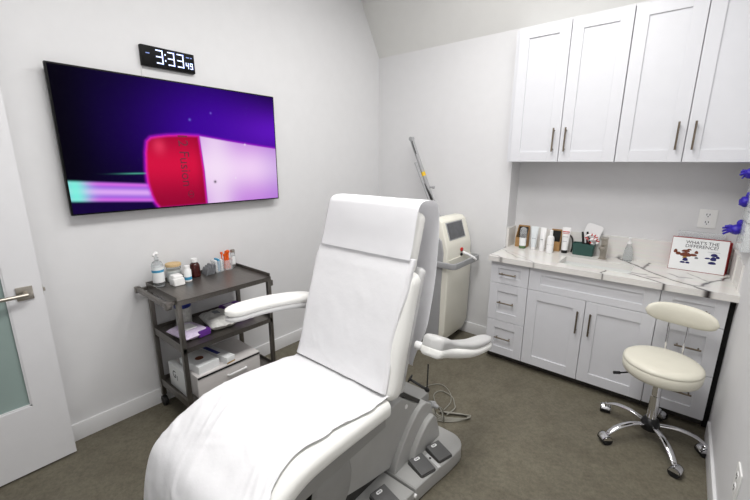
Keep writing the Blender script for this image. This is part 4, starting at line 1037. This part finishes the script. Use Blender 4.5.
# ------------------------------------------------------------------ floor cable
b = MB()
def cableL(pts, r=.0035): b.tube([(x, y, z) for x, y, z in pts], r, 8, 6)
for k in range(4):
    o = .006 * k; r = random.Random(k)
    cableL([(-1.12 + o, 1.98, .006 + o * .5), (-1.05, 1.90 + o * 2, .008 + o * .5), (-.97 - o, 1.93 + o, .006 + .004 * k), (-.905 + o, 2.00 + o, .006 + .004 * k), (-.885 + o * .6, 2.045 + o, .007 + .004 * k), (-.915, 2.065 - o, .006 + .004 * k), (-.99, 2.03 - o * 1.5, .007 + .004 * k), (-1.06, 1.99 - o, .006 + .004 * k)])
cableL([(-.945, 1.70, .265), (-.935, 1.78, .20), (-.96, 1.86, .05), (-1.05, 1.99, .012), (-1.14, 2.06, .006), (-1.19, 2.13, .006), (-1.17, 2.20, .006), (-1.08, 2.19, .006), (-1.02, 2.12, .006), (-.99, 2.06, .02), (-1.0, 1.97, .02)], .004)
cableL([(-.955, 1.70, .27), (-1.0, 1.82, .12), (-1.10, 1.95, .010), (-1.22, 2.04, .006), (-1.29, 2.16, .006), (-1.22, 2.27, .006), (-1.12, 2.23, .006), (-1.05, 2.12, .014), (-1.04, 2.0, .02)], .003)
tag(b.build('power_cable', M['cord']), 'grey power cable coiled on the floor behind the chair base', 'cable')

# ------------------------------------------------------------------ rolling stool
SXc, SYc = .045, 2.585
st = thing('rolling_stool', 'cream padded rolling stool with chrome five-arm base by the right wall', 'stool', (SXc, SYc, 0))
b = MB(); b.lathe([(.02, .436), (.172, .438), (.184, .447), (.190, .465), (.193, .506), (.1905, .5085), (.193, .511), (.190, .524), (.176, .535), (.14, .541), (.02, .543)], (SXc, SYc, 0), 56); b.build('seat', M['cream'], st, ang=60)
b = MB(); b.lathe([(.06, .420), (.11, .424), (.11, .437)], (SXc, SYc, 0), 24); b.build('seat_plate', M['blackm'], st)
b = MB(); b.lathe([(.026, .14), (.026, .30), (.024, .302), (.0235, .43)], (SXc, SYc, 0), 28); b.build('gas_column', M['chrome'], st)
b = MB(); b.lathe([(.030, .07), (.048, .078), (.050, .110), (.040, .140), (.028, .150)], (SXc, SYc, 0), 28); b.build('hub', M['black'], st)
b = MB(); b.tube([(SXc - .10, SYc - .04, .440), (SXc - .17, SYc - .10, .432), (SXc - .205, SYc - .125, .430)], .005, 8, 3); b.tube([(SXc - .185, SYc - .112, .431), (SXc - .215, SYc - .130, .429)], .009, 10); b.build('height_lever', M['black'], st)
for k in range(5):
    a = math.radians(10 + 72 * k); d = Vector((math.cos(a), math.sin(a), 0)); o0 = Vector((SXc, SYc, 0)); nrm_ = Vector((-d.y, d.x, 0))
    pts = smooth([o0 + d * .035 + V(0, 0, .108), o0 + d * .12 + V(0, 0, .118), o0 + d * .20 + V(0, 0, .105), o0 + d * .255 + V(0, 0, .075), o0 + d * .272 + V(0, 0, .058)], 6)
    b = MB(); rs = []
    for i, p in enumerate(pts):
        f = i / (len(pts) - 1); t = (pts[min(i + 1, len(pts) - 1)] - pts[max(i - 1, 0)]).normalized(); up_ = nrm_.cross(t)
        w = .014 + .004 * math.sin(f * PI); h = .010
        rs.append([p + nrm_ * w * math.cos(q * PI / 8) - up_ * h * math.sin(q * PI / 8) for q in range(16)])
    b.rings(rs); lg = b.build('leg', M['chrome'], st, ang=60)
    b = MB(); c = o0 + d * .272; ca = a + 1.9 + k * .9; ax = Vector((math.cos(ca), math.sin(ca), 0)); cc = c + V(0, 0, .029) + Vector((-ax.y, ax.x, 0)) * .012
    b.tube([cc - ax * .029, cc - ax * .027, cc + ax * .027, cc + ax * .029], .0288, 22); cst = b.build('caster', M['rubber'], lg)
    b = MB()
    sl = []
    for s_ in (-1.0, -.6, .6, 1.0):
        sl.append([cc + ax * .0305 * s_ + (Vector((-ax.y, ax.x, 0)) * math.cos(q) + V(0, 0, 1) * math.sin(q)) * (.0305 if abs(s_) < 1 else .027) for q in [math.radians(10 + 160 * u / 10) for u in range(11)]])
    b.rings(sl, True, True, closed=False); b.tube([c + V(0, 0, .055), c + V(0, 0, .075)], .007, 10); b.build('caster_hood', M['chrome'], cst)
# back support
b = MB(); byc = SYc + .165; rs = []; n = 26
bxc = SXc + .045
for i in range(n + 1):
    u = -1 + 2 * i / n; k = max(.03, math.sqrt(max(0, 1 - abs(u) ** 3.0)))
    x = bxc + u * .172; y = byc - .045 * (u * u) ; h = .064 * k; th_ = .026 * (k ** .6)
    rs.append([V(x, y + th_ * math.cos(q * PI / 10), .772 - u * .010 + h * math.copysign(abs(math.sin(q * PI / 10)) ** .8, math.sin(q * PI / 10))) for q in range(20)])
b.rings(rs); b.build('backrest', M['cream'], st, ang=60)
b = MB()
for s in (-1, 1):
    b.tube([(bxc + s * .045, byc + .024, .76), (bxc + s * .045, byc + .030, .66), (bxc + s * .042, byc + .018, .54), (bxc + s * .038, byc - .005, .45), (bxc + s * .03, byc - .10, .436)], .0065, 10, 5)
b.tube([(bxc - .07, byc + .026, .772), (bxc + .07, byc + .026, .772)], .0065, 10); b.build('back_support', M['chrome'], st)

# ------------------------------------------------------------------ lights (ceiling lamps of the room)
def panel(loc, w, d, power, lab, c=(1, .985, .965)):
    f = thing('ceiling_light', lab, 'light', loc, 'flat ceiling light panels')
    x, y, z = loc; b = MB()
    for a, e in (((x - w / 2 - .02, y - d / 2 - .02), (x - w / 2, y + d / 2 + .02)), ((x + w / 2, y - d / 2 - .02), (x + w / 2 + .02, y + d / 2 + .02)), ((x - w / 2, y - d / 2 - .02), (x + w / 2, y - d / 2)), ((x - w / 2, y + d / 2), (x + w / 2, y + d / 2 + .02))):
        b.box((a[0], a[1], z - .012), (e[0], e[1], z))
    b.build('frame', M['trim'], f)
    l = bpy.data.lights.new('light_panel', 'AREA'); l.shape = 'RECTANGLE'; l.size = w; l.size_y = d; l.energy = power; l.color = c
    o = bpy.data.objects.new('light_panel', l); C.objects.link(o); o.location = (x, y, z - .006)
panel((-.72, .75, ZC), .6, 1.2, 36, 'flat light panel on the ceiling over the front of the chair')
panel((-.95, 2.10, ZC), 1.2, .6, 22, 'flat light panel on the ceiling in front of the wall cabinets')
wd = bpy.data.worlds.new('room_air'); bpy.context.scene.world = wd; wd.use_nodes = True
wd.node_tree.nodes['Background'].inputs['Color'].default_value = (.5, .52, .55, 1); wd.node_tree.nodes['Background'].inputs['Strength'].default_value = .1

# ------------------------------------------------------------------ camera
yaw, pitch, roll, fpx, H = .6881, -.2309, .0038, 373.2327, 1.6459
fw = Vector((-math.sin(yaw) * math.cos(pitch), math.cos(yaw) * math.cos(pitch), math.sin(pitch)))
r_ = Vector((math.cos(yaw), math.sin(yaw), 0)); u_ = r_.cross(fw)
rr, uu = r_ * math.cos(roll) + u_ * math.sin(roll), u_ * math.cos(roll) - r_ * math.sin(roll)
cd = bpy.data.cameras.new('camera'); cam = bpy.data.objects.new('camera', cd); C.objects.link(cam)
cam.matrix_world = Matrix(((rr.x, uu.x, -fw.x, 0), (rr.y, uu.y, -fw.y, 0), (rr.z, uu.z, -fw.z, H), (0, 0, 0, 1)))
cd.sensor_fit = 'HORIZONTAL'; cd.sensor_width = 36; cd.lens = fpx / 750 * 36; cd.clip_start = .02
sc = bpy.context.scene; sc.camera = cam
sc.view_settings.view_transform = 'Standard'; sc.view_settings.look = 'None'; sc.view_settings.gamma = 1
sc.view_settings.use_curve_mapping = False; sc.view_settings.exposure = 0.36
